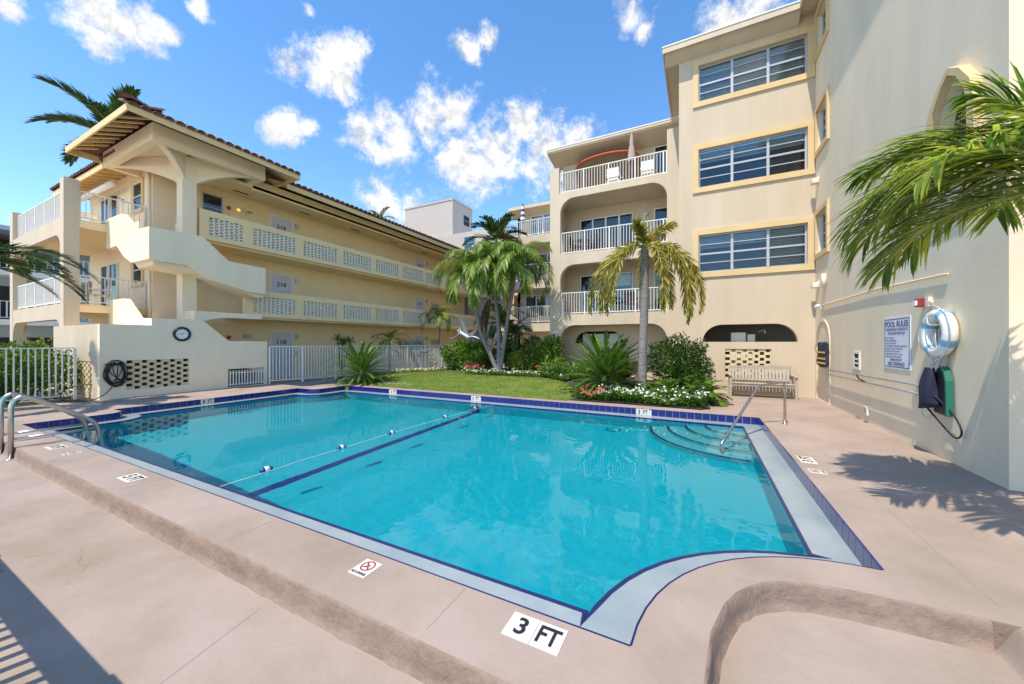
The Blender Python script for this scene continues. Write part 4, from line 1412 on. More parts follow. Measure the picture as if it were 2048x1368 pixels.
# stair tower rising behind the left building
TW = thing('roof_tower', (-22, 28, 0), 'plain pinkish white stair tower rising behind the tiled roof', 'building')
b = MB(); b.box(-24.6, -19.1, 26, 29.1, 0, 14.05); b.build('wall', M['tower'], TW)
b = MB(); b.box(-24.65, -19.05, 25.95, 29.15, 14.051, 14.2); b.build('parapet_cap', M['tower'], TW)
window(TW, 'x', -19.07, 27.6, 28.6, 12.3, 13.3, 1, [(.5, .03)], depth=-1, interior=False)
MB().box(-19.099, -19.09, 27.61, 28.59, 12.31, 13.29).build('window_backing', M['dark'], TW)
b = MB(); b.box(-24.6, -14.0, 25.6, 25.99, 0, 10.9); b.box(-19.0, -14.0, 26, 31, 10.6, 11.0); b.build('lower_wing', M['tower'], TW)
window(TW, 'y', 25.55, -17.6, -16.5, 9.4, 10.5, 1, [(.5, .03)], depth=1, interior=False)
MB().box(-17.59, -16.51, 25.59, 25.598, 9.41, 10.49).build('window_backing', M['dark'], TW)

# grey-blue neighbour at the far left
NB = thing('neighbour_house', (-40, 9, 0), 'grey blue neighbouring building with white balcony rails at the far left', 'building')
b = MB(); b.box(-46, -36.2, 2, 24, 0, 7.6); b.build('wall', M['greyblue'], NB)
for z in (2.9, 5.7):
    b = MB(); b.box(-36.19, -34.6, 2, 24, z - .3, z); b.build('balcony_slab', M['white'], NB)
    railing((-34.7, 2), (-34.7, 20), z + .05, z + 1.05, NB, 'balcony_railing', pitch=.24, pw=.05, post=2.2)
    for y in (4.5, 9, 13.5, 18):
        MB().box(-36.19, -36.12, y, y + 2.2, z + .1, z + 2.0).build('sliding_door', M['dark'], NB)
for y in (5, 9.6, 14):
    MB().box(-36.19, -36.12, y, y + 2.4, .6, 1.9).build('window', M['dark'], NB)
b = MB(); b.prism([(-46.5, 7.6), (-34.2, 7.6), (-34.2, 7.85), (-40, 9.2), (-46.5, 7.9)], 'y', 1.4, 24.6); b.build('roof', M['greyroof'], NB)

# ================================================================== FENCES
FEN = []


def fence(path, name, label, cat, **kw):
    root = thing(name, (*path[0], 0), label, cat)
    for a, c in zip(path, path[1:]):
        railing(a, c, .06, 1.46, root, 'fence_panel', pitch=.112, pw=.026, post=1.5, foot=.06, rail_h=.03, **kw)
    return root


fence([(-14.35, 9.35), (-13.85, 12.0), (-13.6, 16), (-13.6, 20.4)], 'picket_fence', 'long white metal picket fence running behind the lawn', 'fence')
fence([(-14.72, 8.27), (-14.35, 9.33)], 'fence_gate', 'white metal gate between the clock wall and the long fence', 'gate')
fence([(-15.62, 1.6), (-15.62, 3.55)], 'picket_fence', 'short white picket fence in front of the left hedge', 'fence')
MB().box(-14.42, -14.36, 9.0, 9.14, 1.12, 1.26).build('gate_notice', M['ringblue'], bpy.data.objects['fence_gate'])
root = thing('picket_guard', (-14.74, 6.9, 0), 'low white picket guard set into the foot of the clock wall', 'picket guard')
b = MB(); b.box(-14.76, -14.73, 6.92, 8.08, .1, .13); b.box(-14.76, -14.73, 6.92, 8.08, .5, .53); b.build('rail', M['white'], root)
pm = MB().box(-.012, .012, -.016, .016, 0, .55).mesh('picket', M['white'])
for i in range(13):
    link('picket', pm, root, (-14.722, 6.95 + i * .093, .06))

# ================================================================== POOL FITTINGS
b = MB()
p = [(1.51, 8.82, -.0), (1.51, 8.82, .70), (1.49, 8.78, .79), (1.43, 8.70, .83), (1.02, 8.42, .76), (.95, 8.32, .72), (.36, 7.32, -.14), (.33, 7.27, -.2), (.33, 7.27, -.62)]
root = thing('step_handrail', (1.51, 8.82, 0), 'bent stainless steel handrail at the pool steps by the bench', 'handrail')


def smooth_path(pts, k=6):
    pts = [Vector(p) for p in pts]
    out = []
    for i in range(len(pts) - 1):
        p0, p1, p2, p3 = pts[max(i - 1, 0)], pts[i], pts[i + 1], pts[min(i + 2, len(pts) - 1)]
        for j in range(k):
            t = j / k
            out.append(.5 * ((2 * p1) + (p2 - p0) * t + (2 * p0 - 5 * p1 + 4 * p2 - p3) * t * t + (3 * p1 - p0 - 3 * p2 + p3) * t ** 3))
    out.append(pts[-1])
    return out


MB().tube([(1.51, 8.82, -.05), (1.51, 8.82, .66)] + smooth_path([(1.51, 8.82, .66), (1.505, 8.815, .74), (1.48, 8.78, .80), (1.43, 8.72, .82), (1.15, 8.50, .785), (1.03, 8.39, .755), (.97, 8.30, .69)])[1:] + [(.40, 7.38, -.10), (.36, 7.31, -.15), (.345, 7.29, -.2), (.345, 7.29, -.7)], .023, 12).build('rail', M['steel'], root, smooth=True)
MB().lathe([(.05, 0), (.05, .012), (.03, .02)], (1.51, 8.82, 0), 16).build('escutcheon', M['steel'], root, smooth=True)
for dx, lab in ((-9.28, 'nearer stainless steel ladder rail at the left end of the pool'), (-9.88, 'farther stainless steel ladder rail at the left end of the pool')):
    root = thing('ladder_rail', (dx, 1.47, -.17), lab, 'handrail')
    pts = [(dx, 1.47, -.17), (dx, 1.47, .5)] + smooth_path([(dx, 1.47, .5), (dx, 1.48, .66), (dx, 1.54, .75), (dx, 1.64, .745), (dx, 2.0, .5), (dx, 2.24, .31), (dx, 2.34, .2), (dx, 2.38, .05)])[1:] + [(dx, 2.40, -.7)]
    MB().tube(pts, .03, 12).build('rail', M['steel'], root, smooth=True)
    MB().tube([(dx, 1.47, .13), (dx, 2.37, .12)], .02, 10).build('lower_bar', M['steel'], root, smooth=True)
    MB().lathe([(.075, 0), (.075, .012), (.035, .02)], (dx, 1.47, -.17), 16).build('escutcheon', M['steel'], root, smooth=True)
# safety rope with floats
root = thing('safety_rope', (-5.23, 2.35, -.15), 'white safety rope with blue and white floats across the pool', 'rope')
b = MB(); b.tube([(-5.17, 2.33, -.149)] + [(-5.17 - .1 * math.sin(math.pi * t / 12), 2.33 + 6.5 * t / 12, -.146 - .004 * math.sin(t * 2.2)) for t in range(1, 12)] + [(-5.1, 8.86, -.146)], .0045, 6)
b.build('line', M['rope'], root, smooth=True)
for y in (2.92, 4.1, 5.2, 6.86, 8.12):
    for y0, y1, m in ((-.075, -.03, 'floatblue'), (-.03, .03, 'ring'), (.03, .075, 'floatblue')):
        r0 = .026 if y0 < -.05 else .044; r1 = .026 if y1 > .05 else .044
        MB().lathe([(r0, y0), (r1, y1)], (-5.27, y, -.142), 14, (0, 1, 0)).build('float', M[m], root, smooth=True)
# drain ring resting on the basin floor
z = floor_z(-1.9) + .02
o = MB().torus((-1.75, 8.55, z), .15, .014).build('sunken_ring', M['darktile'], smooth=True)
tag(o, 'dark ring lying on the shallow pool floor near the far wall', 'ring')

# ================================================================== THINGS ON THE LONG WALL
# pool rules sign
root = thing('pool_rules_sign', (RX, 8.48, 1.6), 'blue and white pool rules sign on the blank wall', 'sign')
b = MB(); b.prism(rect(8.02, 8.94, 1.15, 2.03), 'x', RX - .012, RX - .002); b.build('panel', M['signwhite'], root)
b = MB(); b.prism(rect(8.045, 8.915, 1.175, 2.005), 'x', RX - .014, RX - .0121, holes=[rect(8.06, 8.90, 1.19, 1.99)[::-1]]); b.build('border', M['signblue'], root)
SGX = RX - .0125


def sline(s, ya, yb, z0, z1):
    text(s, root, (SGX, ya, z0), (0, -1, 0), (0, 0, 1), ya - yb, z1 - z0, M['signblue'])


sline('POOL RULES', 8.88, 8.08, 1.865, 1.965)
sline('SHOWER BEFORE ENTERING - NO LIFEGUARD ON DUTY', 8.87, 8.09, 1.80, 1.845)
sline('POOL HOURS ARE 7 AM UNTIL DUSK', 8.78, 8.18, 1.735, 1.78)
zs = 1.69
for s, w in (('CAPACITY - 27 PERSONS', .32), ('NO FOOD OR BEVERAGES IN POOL', .42), ('OR ON POOL WET DECK', .40), ('NO GLASS OR ANIMALS IN THE FENCED POOL AREA OR ON DECK', .76), ('NO RUNNING OR ROUGH PLAY IN THE POOL AREA', .62), ('DO NOT SWALLOW THE POOL WATER', .52), ('CHILDREN MUST BE WITH AN ADULT AT ALL TIMES', .60), ('OWNERS AND GUESTS USE POOL AT OWN RISK', .57)):
    sline(s, 8.88, 8.88 - w, zs - .028, zs); zs -= .046
sline('MAXIMUM DEPTH 8 FT', 8.70, 8.28, 1.285, 1.325)
sline('NO DIVING', 8.78, 8.20, 1.20, 1.268)
# life ring
root = thing('life_ring', (RX - .08, 7.09, 1.72), 'white life ring with light blue bands hanging on the wall', 'life ring')
RC = (RX - .085, 7.08, 1.73)
MB().torus(RC, .255, .075, (1, 0, 0), 48, 16).build('ring', M['ring'], root, smooth=True)
for a in (20, 110, 200, 290):
    MB().torus(RC, .255, .078, (1, 0, 0), 6, 16, R(a), R(a + 17)).build('band', M['ringblue'], root, smooth=True)
q = Vector((0, 0, 1)).rotation_difference(Vector((1, 0, 0)))
pts = []
for i in range(61):
    a = 2 * math.pi * i / 60
    k = abs(math.sin(2 * (a - R(31))))
    pts.append(Vector(RC) + q @ Vector(((.33 + .05 * k) * math.cos(a), (.33 + .05 * k) * math.sin(a), -.03 - .02 * k)))
MB().tube(pts, .007, 6).build('grab_line', M['rope'], root, smooth=True)
MB().tube(smooth_path([(RX - .15, 7.2, 2.0), (RX - .17, 7.12, 1.86), (RX - .19, 6.9, 1.83), (RX - .17, 6.8, 1.84)]), .007, 6).build('line_end', M['rope'], root)
root = thing('throw_line', (RX - .05, 7.1, 1.5), 'tangled white throw line hanging below the life ring', 'rope')
b = MB(); rl = random.Random(4)
for k in range(9):
    y = 7.03 + rl.uniform(-.06, .08); d = rl.uniform(.03, .13)
    b.tube(smooth_path([(RX - d, 7.05, 1.78), (RX - d - .02, y, 1.62), (RX - d, y + rl.uniform(-.05, .05), 1.42), (RX - d - .01, 7.12 + rl.uniform(-.06, .06), 1.24 + rl.uniform(-.06, .05))], 4), .006, 5)
b.build('strands', M['rope'], root, smooth=True)
# swim bag and kickboard
root = thing('swim_bag', (RX - .1, 7.2, .7), 'dark navy swim bag hanging on the wall under the life ring', 'bag')
b = MB()
for i in range(13):
    t = i / 12
    w = .05 + .15 * t ** .7; d = .045 + .04 * math.sin(math.pi * min(1, t * .8))
    for k in range(14):
        a = 2 * math.pi * k / 14
        jj = 1 + .14 * math.sin(3 * a + t * 5) + .08 * math.sin(7 * a - t * 3)
        b.v.append((RX - .12 + d * math.cos(a) * jj, 7.2 + .05 * t + w * math.sin(a) * jj, 1.25 - .56 * t - .05 * t * math.sin(a)))
for i in range(12):
    for k in range(14):
        b.f.append((i * 14 + k, i * 14 + (k + 1) % 14, (i + 1) * 14 + (k + 1) % 14, (i + 1) * 14 + k))
b.f.append(tuple(range(12 * 14, 13 * 14)))
b.build('sack', M['navy'], root, smooth=True)
MB().tube(smooth_path([(RX - .13, 7.28, .70), (RX - .06, 7.05, .48), (RX - .04, 6.85, .37), (RX - .04, 6.72, .40), (RX - .04, 6.70, .5), (RX - .05, 6.86, .68), (RX - .12, 7.08, .86), (RX - .16, 7.16, .84)]), .011, 6).build('shoulder_strap', M['navy'], root, smooth=True)
MB().tube(smooth_path([(RX - .12, 7.35, .72), (RX - .1, 7.45, .58), (RX - .08, 7.36, .52), (RX - .08, 7.26, .58), (RX - .09, 7.26, .66)]), .004, 5).build('draw_cord', M['ringblue'], root)
root = thing('kickboard', (RX - .04, 7.02, .66), 'black and green kickboard behind the swim bag', 'kickboard')
kb = [(7.10, .66), (6.86, .60), (6.86, 1.06)] + arc(6.99, 1.08, .13, 0, 180, 8) + [(7.12, 1.0)]
kb = [(7.2, .64), (6.92, .62), (6.94, 1.08), (6.98, 1.2), (7.06, 1.26), (7.14, 1.24), (7.2, 1.14)]
b = MB(); b.prism(kb, 'x', RX - .085, RX - .02); b.build('board', M['black'], root, bevel=.01)
b = MB(); b.prism([(6.919, .62), (6.89, .63), (6.91, 1.09), (6.955, 1.215), (7.05, 1.28), (7.06, 1.262), (6.98, 1.202), (6.939, 1.08)], 'x', RX - .088, RX - .017); b.build('edge', M['green'], root)
# rescue poles on brackets
root = thing('rescue_pole', (RX - .08, 10, .8), 'long lower rescue pole lying on wall brackets', 'pole')
MB().tube([(RX - .09, 12.7, .79), (RX - .09, 7.4, .84)], .016, 8).build('pole', M['dullsteel'], root, smooth=True)
MB().tube([(RX - .09, 9.5, .83), (RX - .12, 9.75, .87), (RX - .12, 9.85, .93)], .014, 8).build('hook', M['black'], root, smooth=True)
root = thing('skimmer_pole', (RX - .06, 9.6, .94), 'thin upper skimmer pole above the rescue pole', 'pole')
MB().tube([(RX - .07, 11.9, .91), (RX - .07, 7.3, .965)], .014, 8).build('pole', M['dullsteel'], root, smooth=True)
for y, z in ((7.55, .86), (12.0, .82)):
    root = thing('pole_bracket', (RX, y, z), 'metal pole bracket %s' % ('beside the swim bag' if y < 9 else 'near the building corner, below the life vest'), 'bracket', 'pole brackets on the wall')
    b = MB(); b.box(RX - .01, RX, y - .03, y + .03, z - .09, z + .16); b.box(RX - .13, RX - .01, y - .012, y + .012, z - .04, z - .02); b.box(RX - .11, RX - .01, y - .012, y + .012, z + .07, z + .09)
    b.build('plate', M['dullsteel'], root)
# life vest
root = thing('life_vest', (RX - .06, 12.5, 1.2), 'navy life vest with yellow stripes hanging near the building corner', 'life vest')
VP = [(12.10, 1.60), (12.2, 1.62), (12.42, 1.50), (12.62, 1.62), (12.75, 1.60), (12.80, 1.30), (12.92, 1.02), (12.5, .94), (12.02, 1.0), (12.08, 1.25)]
VP = [(11.95 + (y - 12.02) * .9, z) for y, z in VP]
b = MB(); b.prism(VP[::-1], 'x', RX - .12, RX - .03); b.build('body', M['navy'], root, bevel=.02)
for z in (1.34, 1.18, 1.06):
    hw = .36 if z > 1.3 else .40
    b = MB(); b.box(RX - .126, RX - .12, 12.34 - hw, 12.34 + hw, z - .022, z + .022); b.build('stripe', M['stripe'], root)
MB().tube([(RX - .05, 11.85, 1.58), (RX - .05, 13.05, 1.6)], .008, 6).build('hanger', M['rope'], root)
# small fixtures
root = thing('fire_alarm_strobe', (RX, 7.56, 2.19), 'red and cream fire alarm strobe above the life ring', 'alarm')
MB().box(RX - .05, RX, 7.42, 7.62, 2.12, 2.26).build('back_box', M['offwhite'], root)
b = MB(); b.box(RX - .12, RX - .05, 7.50, 7.62, 2.125, 2.255); b.build('housing', M['alarmred'], root, bevel=.01)
MB().box(RX - .145, RX - .12, 7.53, 7.585, 2.15, 2.22).build('lens', M['ring'], root)
MB().tube([(RX - .03, 7.42, 2.19), (RX - .03, 7.38, 2.19)], .02, 8).build('stub', M['offwhite'], root)
root = thing('wall_vent', (RX, 10.2, 1.2), 'small cream louvred vent in the blank wall', 'vent')
b = MB(); b.prism(rect(10.05, 10.42, 1.03, 1.41), 'x', RX - .02, RX, holes=[rect(10.11, 10.36, 1.08, 1.36)[::-1]]); b.build('frame', M['offwhite'], root)
MB().box(RX - .006, RX - .002, 10.11, 10.36, 1.08, 1.36).build('backing', M['dark'], root)
for z in (1.16, 1.25):
    MB().box(RX - .016, RX - .006, 10.11, 10.36, z - .02, z + .02).build('louvre', M['offwhite'], root)
root = thing('outlet_box', (RX, 9.68, .25), 'cream electrical outlet box low on the blank wall', 'outlet')
b = MB(); b.box(RX - .05, RX, 9.58, 9.72, .16, .34); b.build('box', M['offwhite'], root, bevel=.008)
MB().box(RX - .055, RX - .05, 9.61, 9.69, .2, .3).build('cover', M['dullsteel'], root)
root = thing('security_camera', (RX, 12.5, 2.6), 'white bullet security camera on the conduit near the building corner', 'camera')
MB().lathe([(.045, 0), (.05, .02), (.05, .2), (.03, .22)], (RX - .12, 12.75, 2.58), 14, (0, -1, .05)).build('body', M['ring'], root, smooth=True)
MB().lathe([(.035, 0), (.035, .01)], (RX - .12, 12.765, 2.58), 12, (0, 1, 0)).build('lens', M['black'], root)
MB().tube([(RX - .12, 12.65, 2.56), (RX - .01, 12.6, 2.52)], .014, 6).build('arm', M['ring'], root)
o = MB().tube([(RX - .03, 12.6, 2.6), (RX - .03, 9.2, 2.6), (RX - .03, 7.0, 2.52)], .014, 6).build('wall_conduit', M['cream_grey'])
tag(o, 'cream painted conduit running along the blank wall from the camera', 'conduit')
for y, z, lab in ((13.03, 6.13, 'white wall flood light high up between the side windows'), (13.0, 3.2, 'white wall flood light above the camera at the building corner')):
    root = thing('wall_floodlight', (RX, y, z), lab, 'light', 'flood lights on the blank wall')
    b = MB(); b.box(RX - .16, RX - .02, y - .1, y + .1, z - .07, z + .07); b.build('head', M['offwhite'], root, bevel=.02)
    MB().box(RX - .04, RX, y - .05, y + .05, z - .05, z + .12).build('mount', M['offwhite'], root)
    MB().box(RX - .165, RX - .16, y - .08, y + .08, z - .05, z + .05).build('lens', M['blind'], root)
root = thing('wall_sensor', (RX, 12.4, 3.3), 'slim cream junction tube beside the corner flood light', 'sensor')
MB().tube([(RX - .05, 12.35, 3.05), (RX - .05, 12.35, 3.42)], .05, 10).build('tube', M['offwhite'], root, smooth=True)
root = thing('security_camera', (-5.8, 15.5, 2.5), 'white security camera on the left balcony pillar', 'camera')
MB().lathe([(.05, 0), (.06, .03), (.06, .22), (.03, .24)], (-5.72, 15.30, 2.75), 12, (.2, .5, -.6)).build('body', M['ring'], root, smooth=True)
MB().tube([(-5.75, 15.32, 2.68), (-5.8, 15.5, 2.5)], .02, 6).build('arm', M['ring'], root)

# ================================================================== BENCH
root = thing('garden_bench', (1.6, 12.8, 0), 'weathered slatted wooden bench against the wall by the brick screen', 'bench')
bx0, bx1 = .85, 2.42
by = 12.62
for x in (bx0, bx1):
    b = MB(); b.box(x - .03, x + .03, by - .03, by + .04, 0, .62); b.build('leg', M['bench'], root)
    b = MB(); b.prism([(by + .44, 0), (by + .52, 0), (by + .50, .42), (by + .62, .90), (by + .55, .90), (by + .43, .42)], 'x', x - .03, x + .03); b.build('leg', M['bench'], root)
    b = MB(); b.box(x - .045, x + .045, by - .07, by + .5, .621, .655); b.build('armrest', M['bench'], root)
for i in range(5):
    b = MB(); b.box(bx0 + .03, bx1 - .03, by - .03 + i * .098, by + .055 + i * .098, .40 - i * .006, .425 - i * .006); b.build('seat_slat', M['bench'], root)
b = MB(); b.box(bx0 + .03, bx1 - .03, by - .005, by + .02, .33, .398); b.build('apron', M['bench'], root)


def back_y(z):
    return by + .475 + (z - .42) * .25


b = MB()
tp = [(bx0 + .03, .80)] + [(bx0 + .03 + (bx1 - bx0 - .06) * i / 12, .88 + .035 * math.sin(math.pi * i / 12)) for i in range(13)] + [(bx1 - .03, .80)]
b.prism(tp, 'y', back_y(.85) - .02, back_y(.85) + .02); b.build('top_rail', M['bench'], root)
b = MB(); b.box(bx0 + .03, bx1 - .03, back_y(.47) - .02, back_y(.47) + .02, .46, .53); b.build('back_rail', M['bench'], root)
for i in range(17):
    x = bx0 + .10 + (bx1 - bx0 - .2) * i / 16
    b = MB(); b.prism([(back_y(.53) - .01, .531), (back_y(.53) + .01, .531), (back_y(.8) + .01, .80), (back_y(.8) - .01, .80)], 'x', x - .033, x + .033); b.build('back_slat', M['bench'], root)

# ================================================================== CLOCK, HOSE
root = thing('wall_clock', (SX, 5.62, 1.87), 'round black framed wall clock on the stair wall', 'clock')
CC = (SX + .005, 5.6, 1.87)
MB().torus((SX + .03, 5.6, 1.87), .20, .035, (1, 0, 0), 40, 10).build('frame', M['black'], root, smooth=True)
MB().lathe([(.2, 0), (.2, .015)], CC, 40, (1, 0, 0)).build('face', M['ring'], root)
for a, l, w in ((58, .085, .012), (-95, .13, .009)):
    ca, sa = math.sin(R(a)), math.cos(R(a))
    b = MB(); x = SX + .024
    dy, dz = ca, sa
    b.quad((x, 5.6 - dz * w, 1.87 + dy * w), (x, 5.6 + dz * w, 1.87 - dy * w), (x, 5.6 + dy * l + dz * w * .4, 1.87 + dz * l - dy * w * .4), (x, 5.6 + dy * l - dz * w * .4, 1.87 + dz * l + dy * w * .4))
    b.build('hand', M['ink'], root)
for k in range(12):
    a = R(k * 30)
    y, z = 5.6 + .152 * math.sin(a), 1.87 + .152 * math.cos(a)
    s_ = str(k or 12)
    text(s_, root, (SX + .020, y - .014 * len(s_) / 1.4, z - .016), (0, 1, 0), (0, 0, 1), .02 * len(s_), .032, M['ink'], 'numeral')
root = thing('garden_hose', (SX, 4.1, .7), 'coiled black garden hose hanging on the corner of the stair wall', 'hose')
b = MB(); rl = random.Random(11)
pts = []
for i in range(150):
    t = i / 149; a = t * 2 * math.pi * 7
    rr = .28 + .05 * math.sin(a * .37 + 1) + rl.uniform(-.008, .008)
    k = 1 + .25 * math.sin(a * .5)
    pts.append((SX + .05 + .035 * math.sin(a * .9), 4.10 + rr * .72 * math.sin(a) * (1 - .1 * math.sin(t * 9)), .72 + rr * 1.12 * math.cos(a) + .02 * math.sin(a * 1.7)))
b.tube(pts, .013, 6)
for k in range(4):
    y0 = 3.93 + .1 * k
    b.tube(smooth_path([(SX + .08, y0, 1.0), (SX + .09, 4.12 + .06 * (k - 2), .72), (SX + .08, 4.30 - .1 * k, .45)]), .013, 6)
b.build('coil', M['black'], root, smooth=True)
MB().tube(smooth_path([(SX + .07, 4.1, .5), (SX + .12, 3.9, .2), (SX + .1, 3.62, .03), (-14.9, 3.35, .03), (-15.2, 3.2, .1), (-15.3, 3.3, .32), (-15.2, 3.55, .42), (-15.1, 3.75, .42)]), .013, 6).build('hose_end', M['black'], root, smooth=True)
MB().tube([(SX, 4.1, 1.04), (SX + .12, 4.1, 1.04)], .02, 8).build('hook', M['dullsteel'], root)
MB().tube([(SX + .06, 3.86, .98), (SX + .06, 4.0, 1.03)], .014, 6).build('nozzle', M['alarmred'], root)

# ================================================================== BALCONY FURNITURE
def chair(loc, rot, label, seatm, framem, group=None, h=.9):
    root = thing('balcony_chair', loc, label, 'chair', group)
    root.rotation_euler = (0, 0, rot)
    o = Vector(loc)

    def add(nm, m, boxes):
        b = MB()
        for x0, x1, y0, y1, z0, z1 in boxes:
            b.box(x0, x1, y0, y1, z0, z1)
        me = b.mesh(nm, m)
        ob = bpy.data.objects.new(nm, me); col.objects.link(ob); ob.parent = root
    add('seat', seatm, [(-.25, .25, -.25, .25, .40, .46)])
    add('backrest', seatm, [(-.25, .25, .22, .27, .5, h)])
    for x in (-.25, .22):
        for y in (-.25, .22):
            add('leg', framem, [(x, x + .03, y, y + .03, 0, .40 if y < 0 else h)])
    for x in (-.28, .24):
        add('armrest', framem, [(x, x + .04, -.26, .26, .62, .65)])
    return root


def table(loc, r, h, label, m):
    root = thing('balcony_table', loc, label, 'table')
    x, y, z = loc
    MB().lathe([(r, 0), (r, .03)], (x, y, z + h - .03), 24).build('table_top', m, root)
    MB().lathe([(.03, 0), (.03, h - .03)], (x, y, z), 8).build('leg', m, root)
    MB().lathe([(.22, 0), (.22, .02)], (x, y, z), 16).build('base', m, root)


chair((-3.3, 16.3, 8.25), R(180), 'white chair by the closed beige parasol on the top balcony', M['ring'], M['white'])
chair((-1.9, 16.3, 8.25), R(180), 'white chair at the right end of the top balcony', M['ring'], M['white'])
chair((-5.0, 16.2, 5.53), R(90), 'dark chair at the left end of the middle balcony', M['bronze'], M['bronze'])
chair((-4.3, 16.4, 5.53), R(-90), 'dark chair right of the bistro table on the middle balcony', M['bronze'], M['bronze'])
table((-4.65, 16.2, 5.53), .3, .7, 'small dark bistro table on the middle balcony', M['bronze'])
chair((-2.6, 16.3, 2.84), R(180), 'dark chair on the lowest balcony behind the foxtail palm', M['bronze'], M['bronze'])
table((-3.4, 16.3, 2.84), .4, .72, 'dark round table on the lowest balcony', M['bronze'])
table((-20.4, 4.75, 5.6), .5, .74, 'white round table on the top left balcony', M['ring'])
chair((-21.4, 4.8, 5.6), R(90), 'white chair beside the round table on the top left balcony', M['ring'], M['white'])
chair((-20.6, 4.7, 2.83), R(200), 'beige chair with cushion on the lower left balcony', M['cushion'], M['bronze'])
chair((-18.9, 4.9, 2.83), R(160), 'cream lounge chair beside the stair on the lower left balcony', M['cushion'], M['white'])
chair((-22.3, 4.9, 2.83), R(90), 'wooden chair at the far end of the lower left balcony', M['wood'], M['wood'])
root = thing('balcony_table', (-21.4, 4.8, 2.83), 'white slatted table on the lower left balcony', 'table')
b = MB(); b.box(-22.0, -20.9, 4.5, 5.1, 3.5, 3.54); b.build('table_top', M['white'], root)
for x in (-21.95, -20.99):
    for y in (4.52, 5.02):
        MB().box(x, x + .05, y, y + .05, 2.83, 3.499).build('leg', M['white'], root)
root = thing('beach_towel', (-20.2, 4.6, 3.3), 'teal towel over the chair on the lower left balcony', 'towel')
MB().box(-20.36, -20.0, 4.37, 4.41, 2.95, 3.55).build('cloth', M['teal'], root, bevel=.01)


def parasol(loc, h0, h1, label, m1, m2, stripes=1):
    root = thing('closed_parasol', loc, label, 'parasol')
    x, y, z = loc
    MB().tube([(x, y, z), (x, y, z + h1)], .02, 8).build('pole', M['dullsteel'], root)
    nseg = 14
    prof = []
    for i in range(nseg + 1):
        t = i / nseg
        r = .03 + .13 * (1 - t) ** .8 if t > .06 else .14
        if .55 < t < .62: r *= .75
        prof.append((r, z + h0 + (h1 - h0) * t))
    for s in range(stripes):
        lo, hi = s * nseg // stripes, (s + 1) * nseg // stripes
        b = MB(); k = 24
        for r, zz in prof[lo:hi + 1]:
            for j in range(k):
                a = 2 * math.pi * j / k
                rr = r * (1 + .16 * math.cos(8 * a))
                b.v.append((x + rr * math.cos(a), y + rr * math.sin(a), zz))
        for i in range(hi - lo):
            for j in range(k):
                b.f.append((i * k + j, i * k + (j + 1) % k, (i + 1) * k + (j + 1) % k, (i + 1) * k + j))
        b.build('folded_canopy', m1 if s % 2 == 0 else m2, root, smooth=True)
    MB().lathe([(.22, 0), (.22, .06), (.05, .1)], (x, y, z), 16).build('base', M['dullsteel'], root)


parasol((-2.5, 15.95, 8.25), .95, 2.15, 'closed beige parasol on the top balcony in front of the awning', M['taupe'], M['taupe'])
parasol((-10.2, 21.5, 8.3), 1.1, 2.35, 'closed purple and white striped parasol on the rear wing balcony', M['purple'], M['ring'], 7)

# silver winged sculpture on a plinth in the planting
root = thing('winged_sculpture', (-12.0, 17.2, .1), 'silver leaping winged figure sculpture above the fence', 'sculpture')
S0 = Vector((-12.0, 17.2, 1.9))


def limb(pts, rs, nm):
    MB().tube([S0 + Vector(p) for p in smooth_path(pts, 4)], [rs[0] + (rs[1] - rs[0]) * i / (4 * (len(pts) - 1)) for i in range(4 * (len(pts) - 1) + 1)], 10).build(nm, M['silver'], root, smooth=True)


limb([(-.1, 0, .25), (.15, 0, .12), (.45, 0, -.02), (.65, 0, -.05)], (.15, .11), 'torso')
MB().lathe([(.02, -.12), (.09, -.08), (.11, 0), (.08, .08), (.02, .12)], S0 + Vector((-.2, -.02, .33)), 12).build('head', M['silver'], root, smooth=True)
limb([(-.08, -.1, .2), (-.35, -.12, .0), (-.75, -.1, -.08)], (.07, .035), 'arm')
limb([(-.05, .1, .28), (-.2, .12, .45), (-.28, .12, .62)], (.06, .03), 'arm')
limb([(.55, -.05, -.03), (.9, -.08, .0), (1.25, -.05, -.12)], (.1, .04), 'leg')
limb([(.55, .05, -.05), (.8, .08, -.25), (1.15, .08, -.32)], (.1, .04), 'leg')
b = MB(); b.prism([(S0.x + .1, S0.z + .2), (S0.x + .5, S0.z + .1), (S0.x + .3, S0.z + .45), (S0.x - .08, S0.z + 1.15)], 'y', S0.y + .02, S0.y + .07); b.build('wing', M['silver'], root)
b = MB(); b.prism([(S0.x + .25, S0.z + .15), (S0.x + .6, S0.z + .05), (S0.x + .95, S0.z + .42)], 'y', S0.y + .12, S0.y + .16); b.build('wing', M['silver'], root)
MB().lathe([(.28, 0), (.3, .1), (.16, .3), (.14, 1.5), (.24, 1.62)], (-11.7, 17.2, .1), 14).build('plinth', M['tower'], root)

# unseen slatted screen, its form made up, added to cast the lower left shadow
root = thing('shadow_screen', (-3.9, .1, -.17), 'unseen white slatted screen added to cast the shadow in the lower left corner', 'screen')
SA, SB = Vector((-2.86, .08, 0)), Vector((-5.3, .12, 0))
b = MB(); b.box(-5.3, -2.951, .06, .12, .82, 1.015); b.build('top_rail', M['white'], root)
b = MB(); b.box(-2.95, -2.80, .05, .13, -.17, 1.02); b.build('post', M['white'], root)
b = MB(); b.box(-5.36, -5.301, .05, .13, -.17, 1.02); b.build('post', M['white'], root)
for i in range(18):
    x = -3.08 - i * .123
    MB().box(x - .02, x + .02, .07, .11, .0, .819).build('slat', M['white'], root)
MB().box(-5.3, -2.951, .06, .12, -.12, -.02).build('bottom_rail', M['white'], root)

